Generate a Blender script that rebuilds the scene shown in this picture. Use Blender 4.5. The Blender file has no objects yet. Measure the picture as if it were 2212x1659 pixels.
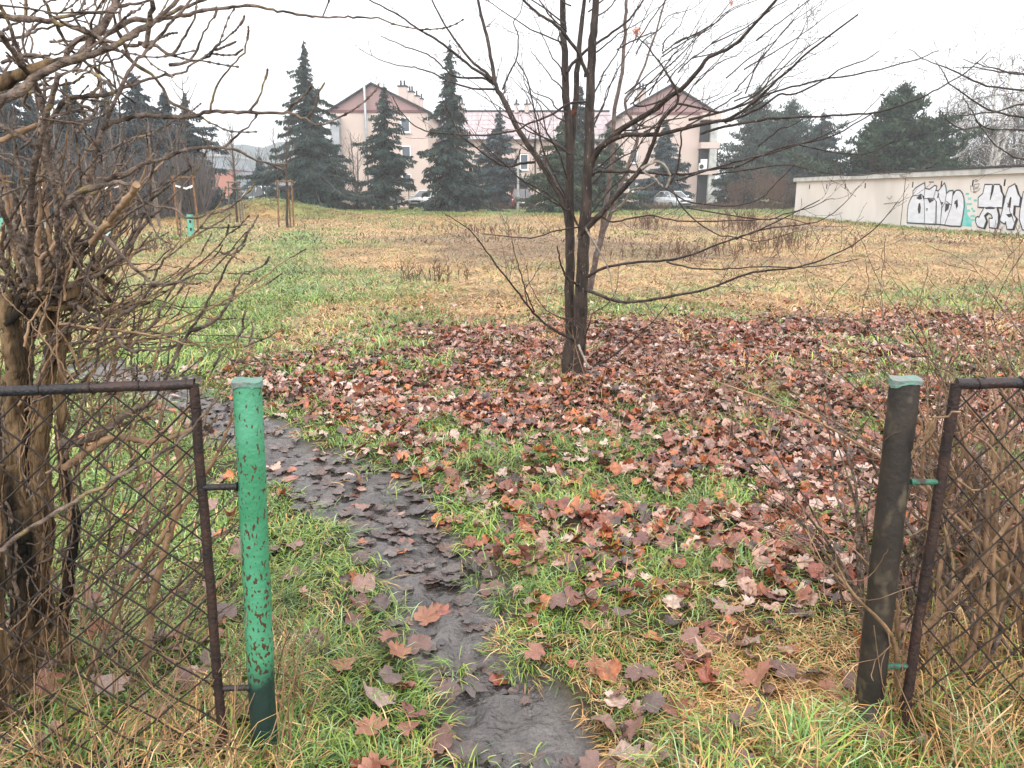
import bpy, math, random
import numpy as np
from mathutils import Vector
R_ = math.radians
S = bpy.context.scene
COL = S.collection
# ------------------------------------------------------------------ camera
F, CX, CY, H = 1703.0, 1106.0, 829.5, 1.5
PITCH = R_(13.5)
cd = bpy.data.cameras.new("camera"); cam = bpy.data.objects.new("camera", cd); COL.objects.link(cam)
cam.location = (0, 0, H); cam.rotation_euler = (math.pi/2-PITCH, 0, 0)
cd.sensor_width = 36; cd.lens = 36*F/2212; cd.clip_start = .05; cd.clip_end = 2000
S.camera = cam
# ------------------------------------------------------------------ sky, sun, exposure
w = bpy.data.worlds.new("World"); S.world = w; w.use_nodes = True
nt = w.node_tree; bg = nt.nodes['Background']
sk = nt.nodes.new('ShaderNodeTexSky'); sk.sky_type = 'NISHITA'; sk.sun_disc = False
sk.sun_elevation = R_(35); sk.sun_rotation = R_(150); sk.dust_density = 6; sk.air_density = 1.0; sk.ozone_density = 1
hs = nt.nodes.new('ShaderNodeHueSaturation'); hs.inputs['Saturation'].default_value = .12
mx = nt.nodes.new('ShaderNodeMix'); mx.data_type = 'RGBA'; mx.inputs[0].default_value = .72   # overcast veil
mx.inputs[7].default_value = (10.2, 10.3, 10.6, 1)
nt.links.new(sk.outputs[0], hs.inputs['Color']); nt.links.new(hs.outputs[0], mx.inputs[6])
gc = nt.nodes.new('ShaderNodeTexCoord'); gs = nt.nodes.new('ShaderNodeSeparateXYZ'); nt.links.new(gc.outputs['Generated'], gs.inputs[0])
gm = nt.nodes.new('ShaderNodeMapRange'); gm.inputs[3].default_value = .74; gm.inputs[4].default_value = 1.5; nt.links.new(gs.outputs[2], gm.inputs[0])   # overcast: brightest overhead
gv = nt.nodes.new('ShaderNodeVectorMath'); gv.operation = 'SCALE'; nt.links.new(mx.outputs[2], gv.inputs[0]); nt.links.new(gm.outputs[0], gv.inputs['Scale'])
nt.links.new(gv.outputs[0], bg.inputs[0]); bg.inputs[1].default_value = .13
sl = bpy.data.lights.new("sun", 'SUN'); sl.energy = .9; sl.angle = R_(25); sl.color = (1, .97, .93)
so = bpy.data.objects.new("sun", sl); COL.objects.link(so); so.location = (0, 0, 30)
so.rotation_euler = (R_(55), 0, R_(150-180+360))
S.view_settings.view_transform = 'Standard'; S.view_settings.look = 'None'
S.view_settings.gamma = 1; S.view_settings.exposure = .80
S.cycles.max_bounces = 8; S.cycles.volume_bounces = 1; S.cycles.transparent_max_bounces = 8
S.cycles.diffuse_bounces = 3

# ------------------------------------------------------------------ helpers
def ray(px, py):
    u = (px-CX)/F; v = (CY-py)/F; c, s = math.cos(PITCH), math.sin(PITCH)
    return np.array([u, c+v*s, -s+v*c])
def at(px, py, Y):
    d = ray(px, py); t = Y/d[1]; return np.array([d[0]*t, Y, H+d[2]*t])
def gnd(px, py):
    d = ray(px, py); t = -H/d[2]; return np.array([d[0]*t, d[1]*t])
def depth(p): return p[1]*math.cos(PITCH)+(H-p[2])*math.sin(PITCH)
def px2m(r, p): return r*depth(p)/F

_tab = np.random.RandomState(7).rand(256, 256)
def vn(x, y, sc=1., sd=0):
    x = np.asarray(x, float)/sc+sd*17.3+1000; y = np.asarray(y, float)/sc+sd*9.1+1000
    xi = np.floor(x).astype(int); yi = np.floor(y).astype(int); fx = x-xi; fy = y-yi
    fx = fx*fx*(3-2*fx); fy = fy*fy*(3-2*fy)
    a = _tab[xi & 255, yi & 255]; b = _tab[(xi+1) & 255, yi & 255]
    c = _tab[xi & 255, (yi+1) & 255]; d = _tab[(xi+1) & 255, (yi+1) & 255]
    return (a*(1-fx)+b*fx)*(1-fy)+(c*(1-fx)+d*fx)*fy
def fbm(x, y, sc=1., sd=0, o=3):
    r = 0; a = .5; t = 0
    for k in range(o): r = r+a*vn(x, y, sc/2**k, sd+k*3); t += a; a *= .5
    return r/t
def sstep(a, b, x):
    t = np.clip((x-a)/(b-a), 0, 1); return t*t*(3-2*t)

class MB:
    def __init__(s): s.v = []; s.l = []; s.c = []; s.m = []; s.col = []; s.n = 0; s.sm = []
    def add(s, v, f, mat=0, col=None, smooth=False):
        v = np.asarray(v, float).reshape(-1, 3)
        s.v.append(v)
        if isinstance(f, np.ndarray):
            s.l.append((f+s.n).ravel()); s.c.append(np.full(len(f), f.shape[1])); k = len(f)
        else:
            s.l.append(np.array([i for q in f for i in q], int)+s.n); s.c.append(np.array([len(q) for q in f])); k = len(f)
        s.m.append(np.full(k, mat)); s.sm.append(np.full(k, smooth))
        if col is None: col = (1, 1, 1)
        col = np.asarray(col, float)
        if col.ndim == 1: col = np.tile(col, (len(v), 1))
        s.col.append(col); s.n += len(v)
    def box(s, x0, x1, y0, y1, z0, z1, mat=0, col=None):
        v = [(x, y, z) for z in (z0, z1) for y in (y0, y1) for x in (x0, x1)]
        s.add(v, [(0, 2, 3, 1), (4, 5, 7, 6), (0, 1, 5, 4), (2, 6, 7, 3), (0, 4, 6, 2), (1, 3, 7, 5)], mat, col)
    def prism(s, poly, y0, y1, mat=0, mat_front=None):   # polygon in x,z extruded along y
        n = len(poly); v = [(x, y0, z) for x, z in poly]+[(x, y1, z) for x, z in poly]
        f = [(i, (i+1) % n, n+(i+1) % n, n+i) for i in range(n)]
        s.add(v, f+[tuple(range(n, 2*n))], mat)
        s.add([(x, y0, z) for x, z in poly], [tuple(range(n))[::-1]], mat if mat_front is None else mat_front)
    def tube(s, P, R, sides=6, mat=0, col=None, cap=True, bump=0., rng=None):
        P = np.asarray(P, float); n = len(P); R = np.broadcast_to(np.asarray(R, float), (n,))
        T = np.gradient(P, axis=0); T /= np.linalg.norm(T, axis=1)[:, None]+1e-9
        ref = np.array([0., 0, 1]) if abs(T[:, 2]).mean() < .8 else np.array([1., 0, 0])
        U = np.cross(T, ref); U /= np.linalg.norm(U, axis=1)[:, None]+1e-9; V = np.cross(T, U)
        a = np.arange(sides)*2*math.pi/sides
        rr = R[:, None]*np.ones(sides)
        if bump: rr = rr*(1+bump*(rng.random((n, sides))*2-1))
        ring = P[:, None]+rr[..., None]*(np.cos(a)[None, :, None]*U[:, None]+np.sin(a)[None, :, None]*V[:, None])
        i = np.arange(n-1)[:, None]*sides; j = np.arange(sides)[None]; k = (j+1) % sides
        q = np.stack([i+j, i+sides+j, i+sides+k, i+k], -1).reshape(-1, 4)
        s.add(ring.reshape(-1, 3), q, mat, col, True)
        if cap:
            s.add(ring[-1], [tuple(range(sides))[::-1]], mat, col); s.add(ring[0], [tuple(range(sides))], mat, col)
    def build(s, name, mats, parent=None, attr=True):
        me = bpy.data.meshes.new(name)
        v = np.concatenate(s.v); l = np.concatenate(s.l).astype(np.int32); c = np.concatenate(s.c).astype(np.int32)
        if parent is not None:
            rt_ = parent
            while rt_.parent: rt_ = rt_.parent
            if rt_.get('_o') is not None: v = v-np.array(rt_['_o'])
        me.vertices.add(len(v)); me.vertices.foreach_set('co', v.astype(np.float32).ravel())
        me.loops.add(len(l)); me.loops.foreach_set('vertex_index', l)
        me.polygons.add(len(c)); st = np.concatenate([[0], np.cumsum(c)[:-1]]).astype(np.int32)
        me.polygons.foreach_set('loop_start', st); me.polygons.foreach_set('loop_total', c)
        me.polygons.foreach_set('material_index', np.concatenate(s.m).astype(np.int32))
        me.polygons.foreach_set('use_smooth', np.concatenate(s.sm).astype(bool))
        if not isinstance(mats, (list, tuple)): mats = [mats]
        for m in mats: me.materials.append(m)
        if attr:
            ca = me.color_attributes.new('Col', 'FLOAT_COLOR', 'POINT')
            cc = np.concatenate(s.col); cc = np.hstack([cc, np.ones((len(cc), 1))]).astype(np.float32)
            ca.data.foreach_set('color', cc.ravel())
        me.update(calc_edges=True)
        o = bpy.data.objects.new(name, me); COL.objects.link(o)
        if parent is not None: o.parent = parent
        return o
def tag(o, label, cat, group=None, kind=None):
    o['label'] = label; o['category'] = cat
    if group: o['group'] = group
    if kind: o['kind'] = kind
    return o
def struct(o, kind='structure', label=None):
    o['kind'] = kind
    if label: o['label'] = label
    return o
def thing(name, loc, label, cat, group=None):
    o = bpy.data.objects.new(name, None); COL.objects.link(o); o.location = tuple(loc)
    o['_o'] = [float(a) for a in loc]; o.empty_display_size = .2
    return tag(o, label, cat, group)
def copy_tree(root, loc, rz=0, sc=(1, 1, 1), label=None, group=None):
    r = root.copy(); COL.objects.link(r); r.location = tuple(loc); r.rotation_euler = (0, 0, rz); r.scale = sc
    if label: r['label'] = label
    if group: r['group'] = group
    for ch in list(root.children):
        c = ch.copy(); COL.objects.link(c); c.parent = r
        for g in list(ch.children):
            d = g.copy(); COL.objects.link(d); d.parent = c
    return r

# ------------------------------------------------------------------ materials
def mat(name, c1, c2=None, scale=5., rough=.7, bump=0., bscale=None, attr=False, spec=.5, stretch=None, lo=.35, hi=.65, metal=0., coat=0., detail=4, two=None):
    m = bpy.data.materials.new(name); m.use_nodes = True; t = m.node_tree; b = t.nodes['Principled BSDF']
    b.inputs['Roughness'].default_value = rough; b.inputs['Specular IOR Level'].default_value = spec
    b.inputs['Metallic'].default_value = metal; b.inputs['Coat Weight'].default_value = coat
    tc = t.nodes.new('ShaderNodeTexCoord'); mp = t.nodes.new('ShaderNodeMapping'); t.links.new(tc.outputs['Object'], mp.inputs[0])
    if stretch: mp.inputs['Scale'].default_value = stretch
    no = t.nodes.new('ShaderNodeTexNoise'); no.inputs['Scale'].default_value = scale; no.inputs['Detail'].default_value = detail
    t.links.new(mp.outputs[0], no.inputs[0])
    rp = t.nodes.new('ShaderNodeMapRange'); rp.inputs[1].default_value = lo; rp.inputs[2].default_value = hi
    t.links.new(no.outputs[0], rp.inputs[0])
    x = t.nodes.new('ShaderNodeMix'); x.data_type = 'RGBA'; t.links.new(rp.outputs[0], x.inputs[0])
    x.inputs[6].default_value = (*c1, 1); x.inputs[7].default_value = (*(c2 or c1), 1)
    out = x.outputs[2]
    if attr:
        a = t.nodes.new('ShaderNodeAttribute'); a.attribute_name = 'Col'
        y = t.nodes.new('ShaderNodeMix'); y.data_type = 'RGBA'; y.blend_type = 'MULTIPLY'; y.inputs[0].default_value = 1
        t.links.new(a.outputs[0], y.inputs[6]); t.links.new(out, y.inputs[7]); out = y.outputs[2]
    if two:   # second noise layer of another colour: (colour, scale, lo, hi)
        n2 = t.nodes.new('ShaderNodeTexNoise'); n2.inputs['Scale'].default_value = two[1]; n2.inputs['Detail'].default_value = 3
        t.links.new(mp.outputs[0], n2.inputs[0])
        r2 = t.nodes.new('ShaderNodeMapRange'); r2.inputs[1].default_value = two[2]; r2.inputs[2].default_value = two[3]
        t.links.new(n2.outputs[0], r2.inputs[0])
        z = t.nodes.new('ShaderNodeMix'); z.data_type = 'RGBA'; t.links.new(r2.outputs[0], z.inputs[0])
        t.links.new(out, z.inputs[6]); z.inputs[7].default_value = (*two[0], 1); out = z.outputs[2]
    t.links.new(out, b.inputs['Base Color'])
    if bump:
        nb = t.nodes.new('ShaderNodeTexNoise'); nb.inputs['Scale'].default_value = bscale or scale*3; nb.inputs['Detail'].default_value = 5
        t.links.new(mp.outputs[0], nb.inputs[0])
        bp = t.nodes.new('ShaderNodeBump'); bp.inputs['Strength'].default_value = bump; bp.inputs['Distance'].default_value = .02
        t.links.new(nb.outputs[0], bp.inputs['Height']); t.links.new(bp.outputs[0], b.inputs['Normal'])
    return m
M = {}
M['bark'] = mat('wet_maple_bark', (.016, .011, .009), (.055, .038, .029), 18, .5, .6, 60, stretch=(1, 1, .35), two=((.19, .16, .13), 70, .64, .72))
M['bark_light'] = mat('pale_split_wood', (.30, .26, .21), (.16, .13, .10), 30, .6, .4)
M['bark_red'] = mat('reddish_grey_bark', (.09, .06, .05), (.18, .14, .12), 25, .6, .4, 80)
M['shrub'] = mat('shrub_bark', (.045, .031, .024), (.23, .17, .135), 26, .7, .9, 110, two=((.32, .24, .10), 14, .58, .72))
M['shrub_old'] = mat('shaggy_shrub_bark', (.035, .022, .014), (.26, .17, .09), 26, .8, 1.0, 60, stretch=(1, 1, .14), two=((.015, .012, .009), 8, .50, .62))
M['cane'] = mat('tan_cane', (.34, .215, .125), (.14, .085, .05), 12, .6, .4, 60)
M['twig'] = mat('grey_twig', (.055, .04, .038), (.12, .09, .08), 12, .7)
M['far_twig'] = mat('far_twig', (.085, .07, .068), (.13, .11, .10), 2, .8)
M['birch'] = mat('birch_bark', (.55, .53, .50), (.12, .11, .10), 3, .6, lo=.5, hi=.68)
M['needle'] = mat('needles', (.8, .8, .8), (1.2, 1.2, 1.2), 1.2, .65, attr=True)
M['trunk_far'] = mat('conifer_bark', (.10, .075, .06), (.18, .14, .11), 4, .85)
M['grass'] = mat('grass_blades', (.8, .8, .8), (1.15, 1.15, 1.15), 2, .45, attr=True, spec=.4)
M['leaf'] = mat('wet_leaves', (.65, .65, .65), (1.25, 1.25, 1.25), 40, .27, .35, 60, attr=True, spec=.55)
M['wire'] = mat('rusty_wire', (.018, .014, .013), (.035, .024, .018), 60, .5, spec=.5)
M['frame'] = mat('dark_pipe', (.018, .016, .018), (.05, .028, .022), 14, .38, .3, 120, lo=.4, hi=.75)
M['rustpipe'] = mat('rusted_pipe', (.05, .028, .022), (.022, .016, .015), 20, .6, .4, 90)
M['concrete'] = mat('weathered_concrete', (.50, .50, .48), (.24, .24, .22), 1.6, .85, .3, 8, lo=.45, hi=.75)
M['render'] = mat('beige_render', (.68, .63, .59), (.62, .57, .53), .7, .9, .15, 30, two=((.52, .49, .45), .35, .56, .74), stretch=(1, 1, .45))
M['slot'] = mat('dark_void', (.02, .02, .02), rough=.9)
M['silver'] = mat('silver_paint', (.70, .71, .76), (.60, .61, .66), 2.2, .5, stretch=(1, 1, 3))
M['black'] = mat('black_paint', (.022, .022, .026), (.06, .06, .065), 6, .6)
M['cyan'] = mat('cyan_paint', (.10, .48, .45), (.22, .55, .50), 4, .7)
M['tag'] = mat('thin_grey_spray', (.16, .14, .13), rough=.8)
M['wall'] = mat('pink_beige_wall', (.58, .47, .415), (.54, .43, .385), .5, .9)
M['gable'] = mat('dusky_pink_gable', (.33, .21, .205), (.30, .195, .19), .6, .8, stretch=(6, 1, .3))
M['maroon'] = mat('maroon_trim', (.14, .05, .05), rough=.6)
M['roof'] = mat('rose_roof_panels', (.34, .265, .27), (.42, .34, .345), .8, .6, stretch=(3, 1, 1))
M['white'] = mat('white_pvc', (.78, .78, .78), rough=.4)
M['glass'] = mat('window_glass', (.05, .065, .085), (.10, .12, .15), .6, .1, spec=.8)
M['grey'] = mat('grey_metal', (.30, .32, .34), (.42, .43, .45), 2, .4, metal=.5)
M['dark'] = mat('dark_grey', (.04, .04, .045), rough=.7)
M['stake'] = mat('weathered_stake', (.12, .065, .035), (.26, .13, .06), 8, .8)
M['stake_g'] = mat('greyed_stake', (.10, .08, .065), (.18, .15, .12), 8, .8)
M['guard'] = mat('mint_guard', (.11, .38, .28), (.15, .42, .33), 6, .5)
M['guard_p'] = mat('pale_guard', (.45, .62, .66), rough=.5)
M['brick'] = mat('orange_wall', (.36, .15, .115), (.42, .20, .16), .4, .85)
M['brown_twig'] = mat('brown_twig', (.10, .065, .05), (.17, .10, .07), 2, .8)
M['dock'] = mat('dock_stems', (.10, .055, .04), (.16, .09, .06), 4, .8)
M['pole_green'] = mat('green_pole', (.08, .16, .13), rough=.6)
M['far_build'] = mat('pale_blue_wall', (.22, .25, .30), (.27, .30, .35), .2, .8)

for k_, v_ in dict(bark=.22, bark_red=.2, shrub=.2, shrub_old=.12, cane=.2, twig=.15, far_twig=.1, needle=.12, trunk_far=.1, wire=.2, frame=.3, rustpipe=.2, dark=.15, brown_twig=.1, dock=.1, stake=.15, stake_g=.15, slot=.1, black=.2, render=.2, wall=.2, gable=.2, brick=.2, concrete=.2, birch=.2).items():
    M[k_].node_tree.nodes['Principled BSDF'].inputs['Specular IOR Level'].default_value = v_
def post_mat(name, c1, c2, rustc, rs, rlo, rhi, dark, zsplit, rough, vor=True):
    m = mat(name, c1, c2, 9, rough, .18, 70); t = m.node_tree; b = t.nodes['Principled BSDF']
    src = b.inputs['Base Color'].links[0].from_socket
    tc = [n for n in t.nodes if n.type == 'TEX_COORD'][0]
    mp = t.nodes.new('ShaderNodeMapping'); mp.inputs['Scale'].default_value = (1, 1, .55); t.links.new(tc.outputs['Object'], mp.inputs[0])
    n = t.nodes.new('ShaderNodeTexNoise'); n.inputs['Scale'].default_value = rs; n.inputs['Detail'].default_value = 2; t.links.new(mp.outputs[0], n.inputs[0])
    r = t.nodes.new('ShaderNodeMapRange'); r.inputs[1].default_value = rlo; r.inputs[2].default_value = rhi; nl = t.nodes.new('ShaderNodeTexNoise'); nl.inputs['Scale'].default_value = 7; nl.inputs['Detail'].default_value = 1; t.links.new(tc.outputs['Object'], nl.inputs[0])
    ml = t.nodes.new('ShaderNodeMath'); ml.operation = 'MULTIPLY_ADD'; ml.inputs[1].default_value = .30; t.links.new(nl.outputs[0], ml.inputs[0]); t.links.new(n.outputs[0], ml.inputs[2])
    m2 = t.nodes.new('ShaderNodeMath'); m2.operation = 'SUBTRACT'; m2.inputs[1].default_value = .15; t.links.new(ml.outputs[0], m2.inputs[0])
    t.links.new(m2.outputs[0], r.inputs[0])
    x = t.nodes.new('ShaderNodeMix'); x.data_type = 'RGBA'; t.links.new(r.outputs[0], x.inputs[0]); t.links.new(src, x.inputs[6]); x.inputs[7].default_value = (*rustc, 1)
    sp = t.nodes.new('ShaderNodeSeparateXYZ'); t.links.new(tc.outputs['Object'], sp.inputs[0])
    n2 = t.nodes.new('ShaderNodeTexNoise'); n2.inputs['Scale'].default_value = 14; t.links.new(tc.outputs['Object'], n2.inputs[0])
    ad = t.nodes.new('ShaderNodeMath'); ad.operation = 'MULTIPLY_ADD'; ad.inputs[1].default_value = .12; t.links.new(n2.outputs[0], ad.inputs[0]); t.links.new(sp.outputs[2], ad.inputs[2])
    r2 = t.nodes.new('ShaderNodeMapRange'); r2.inputs[1].default_value = zsplit+.06; r2.inputs[2].default_value = zsplit; t.links.new(ad.outputs[0], r2.inputs[0])
    y = t.nodes.new('ShaderNodeMix'); y.data_type = 'RGBA'; t.links.new(r2.outputs[0], y.inputs[0]); t.links.new(x.outputs[2], y.inputs[6]); y.inputs[7].default_value = (*dark, 1)
    t.links.new(y.outputs[2], b.inputs['Base Color']); return m
M['post_green'] = post_mat('peeling_green_paint', (.034, .20, .095), (.075, .29, .165), (.07, .026, .014), 120, .585, .615, (.010, .030, .026), .30, .45)
M['post_brown'] = post_mat('dark_rusty_post', (.008, .006, .004), (.028, .019, .013), (.075, .058, .036), 22, .57, .70, (.12, .105, .085), .10, .6)
M['flake_green'] = mat('flaking_green', (.03, .13, .08), (.04, .028, .024), 60, .5, .4, lo=.45, hi=.6)
M['cap_green'] = mat('pale_green_cap', (.10, .22, .165), (.17, .175, .16), 30, .5, .4, lo=.4, hi=.6)

# ------------------------------------------------------------------ terrain
PATH = []
for px, py, hw in [(1190, 1760, 150), (1165, 1640, 128), (1110, 1530, 105), (1010, 1410, 72), (960, 1300, 74), (900, 1190, 66), (840, 1110, 84), (750, 1060, 84), (650, 1000, 80), (560, 945, 62), (470, 905, 50), (380, 850, 48), (290, 810, 66), (180, 790, 50)]:
    g = gnd(px, py); PATH.append((g[0], g[1], hw*math.hypot(g[1], H)/F*(1.16 if py > 1450 else 1.28 if py > 1180 else 1.12)+.03))
def pathd(x, y):
    d = np.full(np.shape(x), 9.)
    for (a, b, r0), (c, e, r1) in zip(PATH[:-1], PATH[1:]):
        t = np.clip(((x-a)*(c-a)+(y-b)*(e-b))/((c-a)**2+(e-b)**2), 0, 1)
        d = np.minimum(d, np.hypot(x-a-t*(c-a), y-b-t*(e-b))-(r0+t*(r1-r0)))
    return d+(fbm(x, y, .35, 5)-.5)*.26+(vn(x, y, .07, 8)-.5)*.07
LP = [gnd(*p) for p in [(540, 862), (690, 765), (1000, 708), (1250, 694), (1600, 684), (2000, 678), (2500, 680), (2600, 1240), (1950, 1400), (1550, 1340), (1250, 1320), (1050, 1200), (960, 1090), (860, 1010), (700, 930)]]
def litter(x, y):     # signed: positive inside (metres)
    x = np.asarray(x, float); y = np.asarray(y, float); ins = np.zeros(x.shape, bool); d = np.full(x.shape, 99.)
    for i in range(len(LP)):
        a = LP[i]; b = LP[(i+1) % len(LP)]
        cond = ((a[1] > y) != (b[1] > y)) & (x < (b[0]-a[0])*(y-a[1])/(b[1]-a[1]+1e-12)+a[0]); ins ^= cond
        t = np.clip(((x-a[0])*(b[0]-a[0])+(y-a[1])*(b[1]-a[1]))/((b[0]-a[0])**2+(b[1]-a[1])**2), 0, 1)
        d = np.minimum(d, np.hypot(x-a[0]-t*(b[0]-a[0]), y-a[1]-t*(b[1]-a[1])))
    return np.where(ins, d, -d)
def gz(x, y):
    x = np.asarray(x, float); y = np.asarray(y, float)
    z = .35*sstep(36, 62, y)
    z = z+1.05*np.exp(-((x+15.2)/2.9)**2-((y-49)/2.6)**2)+.35*np.exp(-((x+11.5)/2.2)**2-((y-49)/2.4)**2)
    z = z+(fbm(x, y, 1.6, 1)-.5)*.10*sstep(0, 3, y)+(vn(x, y, .25, 9)-.5)*.03
    near = sstep(14, 6, y)
    pd = pathd(x, y)
    pm = sstep(.08, -.08, pd)*near
    z = z-.025*pm+pm*(fbm(x, y, .16, 21)-.5)*.06+pm*(abs(fbm(x, y, .09, 4, 2)-.5)*-.07+.01)+pm*(vn(x, y, .028, 6)-.5)*.016+pm*(vn(x, y, .05, 16)-.5)*.014
    return z
def terr_color(x, y):
    pd = pathd(x, y); pm = sstep(.06, -.06, pd)*sstep(14, 8, y)
    n = fbm(x, y, .5, 11)
    soil = np.array([.050, .040, .022]); straw = np.array([.38, .235, .105]); green = np.array([.13, .16, .045]); mud = np.array([.072, .060, .054])
    s = sstep(6, 15, y)*(.6+.4*sstep(.35, .6, fbm(x, y, 3, 2)))
    g = greenness(x, y)
    far = straw[None]*(1-g[:, None])+green[None]*g[:, None]
    c = soil[None]*(1-s[:, None])+far*s[:, None]
    c = c*(.75+.5*n[:, None])
    return c*(1-pm[:, None])+mud[None]*(.45+1.0*fbm(x, y, .13, 2))[:, None]*pm[:, None]
TRK = [gnd(655, 500), gnd(640, 545), gnd(600, 620), gnd(500, 720), gnd(330, 800)]
def greenness(x, y):
    n = fbm(x, y, 2.2, 31, 4)
    base = .55*sstep(18, 6, y)+.42*sstep(-2, -9, x)*sstep(60, 20, y)+.08+.5*np.exp(-((x+14)/4.5)**2-((y-49)/4.)**2)
    base = base+.75*sstep(48, 53, y)
    base = base+.25*sstep(.4, -1.2, x-.0)*sstep(16, 10, y)
    base = base-.22*sstep(.5, 1.0, x)*sstep(3.2, 2.4, y)+.12*sstep(7, 5, y)
    base = base+.7*sstep(13.5, 17.5, x)*sstep(20, 26, y)*sstep(2.2, .6, abs(18.6-x))
    d = np.full(np.shape(x), 9.)
    for a, b in zip(TRK[:-1], TRK[1:]):
        t = np.clip(((x-a[0])*(b[0]-a[0])+(y-a[1])*(b[1]-a[1]))/((b[0]-a[0])**2+(b[1]-a[1])**2), 0, 1)
        d = np.minimum(d, np.hypot(x-a[0]-t*(b[0]-a[0]), y-a[1]-t*(b[1]-a[1])))
    base = base+.5*sstep(1.0, .2, d)
    return np.clip(base+(n-.5)*(2.1-.9*sstep(10, 16, y)), 0, 1)
ys = [-2.0]
while ys[-1] < 130: ys.append(ys[-1]+(.10 if ys[-1] < 1 else .018+max(0, ys[-1]-4)*.02))
ys += [160, 220, 400, 900]
ys = np.array(ys); NX = 420
u = np.linspace(-1, 1, NX); rows = []
for y in ys:
    wd = 3.6+max(0, y)*1.35; rows.append(np.stack([u*wd*(1+0.0*y), np.full(NX, y)], -1))
G = np.concatenate(rows); gx, gy = G[:, 0], G[:, 1]
mb = MB(); i = np.arange(len(ys)-1)[:, None]*NX; j = np.arange(NX-1)[None]
mb.add(np.stack([gx, gy, gz(gx, gy)], -1), np.stack([i+j, i+j+1, i+NX+j+1, i+NX+j], -1).reshape(-1, 4), 0, terr_color(gx, gy), True)
mg = mat('damp_ground', (.7, .7, .7), (1.3, 1.3, 1.3), 14, .6, 1., 38, attr=True)
t = mg.node_tree; b = t.nodes['Principled BSDF']
nn = t.nodes.new('ShaderNodeTexNoise'); nn.inputs['Scale'].default_value = 9
tc = [n for n in t.nodes if n.type == 'TEX_COORD'][0]; t.links.new(tc.outputs['Object'], nn.inputs[0])
rr = t.nodes.new('ShaderNodeMapRange'); rr.inputs[1].default_value = .4; rr.inputs[2].default_value = .65; rr.inputs[3].default_value = .12; rr.inputs[4].default_value = .48
t.links.new(nn.outputs[0], rr.inputs[0])
wa = t.nodes.new('ShaderNodeAttribute'); wa.attribute_name = 'Wet'
wm = t.nodes.new('ShaderNodeMix'); wm.inputs[2].default_value = .92; t.links.new(wa.outputs['Fac'], wm.inputs[0]); t.links.new(rr.outputs[0], wm.inputs[3]); t.links.new(wm.outputs[0], b.inputs['Roughness'])
ws = t.nodes.new('ShaderNodeMapRange'); ws.inputs[3].default_value = .12; ws.inputs[4].default_value = .75; t.links.new(wa.outputs['Fac'], ws.inputs[0]); t.links.new(ws.outputs[0], b.inputs['Specular IOR Level'])
gro = mb.build('ground', mg); wat = gro.data.attributes.new('Wet', 'FLOAT', 'POINT')
wat.data.foreach_set('value', (sstep(.10, -.08, pathd(gx, gy))*sstep(14, 8, gy)).astype(np.float32))
struct(gro, label='damp grassy ground with a trodden muddy path')

# ------------------------------------------------------------------ grass
rng = np.random.default_rng(3)
def blades(mb, x, y, n_az, elev, length, width, col, curl=1.0, z0=None):
    n = len(x); z = gz(x, y)-.005 if z0 is None else z0
    dx, dy = np.cos(n_az), np.sin(n_az); sx, sy = -dy, dx
    segs = 3; P = [np.stack([x, y, z], -1)]; e = elev.copy()
    for k in range(segs):
        st = length/segs
        P.append(P[-1]+np.stack([dx*np.cos(e)*st, dy*np.cos(e)*st, np.sin(e)*st], -1))
        e = e-curl*(.3+.6*rng.random(n))
    zz = gz(P[-1][:, 0], P[-1][:, 1]) if z0 is None and n < 250000 else z
    for q in P[1:]: q[:, 2] = np.maximum(q[:, 2], z+.006+.004*rng.random(n))
    sd = np.stack([sx, sy, np.zeros(n)], -1)*(width/2)[:, None]
    V = np.stack([P[0]-sd, P[0]+sd, P[1]-sd*.95, P[1]+sd*.95, P[2]-sd*.7, P[2]+sd*.7, P[3]], 1).reshape(-1, 3)
    b = np.arange(n)[:, None]*7
    q = np.concatenate([b+np.array([0, 1, 3, 2]), b+np.array([2, 3, 5, 4])]); tr = b+np.array([4, 5, 6])
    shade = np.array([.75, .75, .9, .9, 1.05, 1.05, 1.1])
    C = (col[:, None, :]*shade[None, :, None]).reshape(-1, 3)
    mb.v.append(V); mb.l += [(q+mb.n).ravel(), (tr+mb.n).ravel()]; mb.c += [np.full(len(q), 4), np.full(len(tr), 3)]
    k = len(q)+len(tr); mb.m.append(np.zeros(k)); mb.sm.append(np.ones(k)); mb.col.append(C); mb.n += len(V)
GREEN = np.array([[.13, .22, .035], [.21, .32, .05], [.07, .135, .028], [.28, .36, .06], [.14, .26, .07], [.38, .48, .24]])
STRAW = np.array([[.60, .37, .15], [.50, .28, .10], [.72, .50, .25], [.36, .19, .07], [.58, .31, .12], [.25, .14, .065]])
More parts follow.
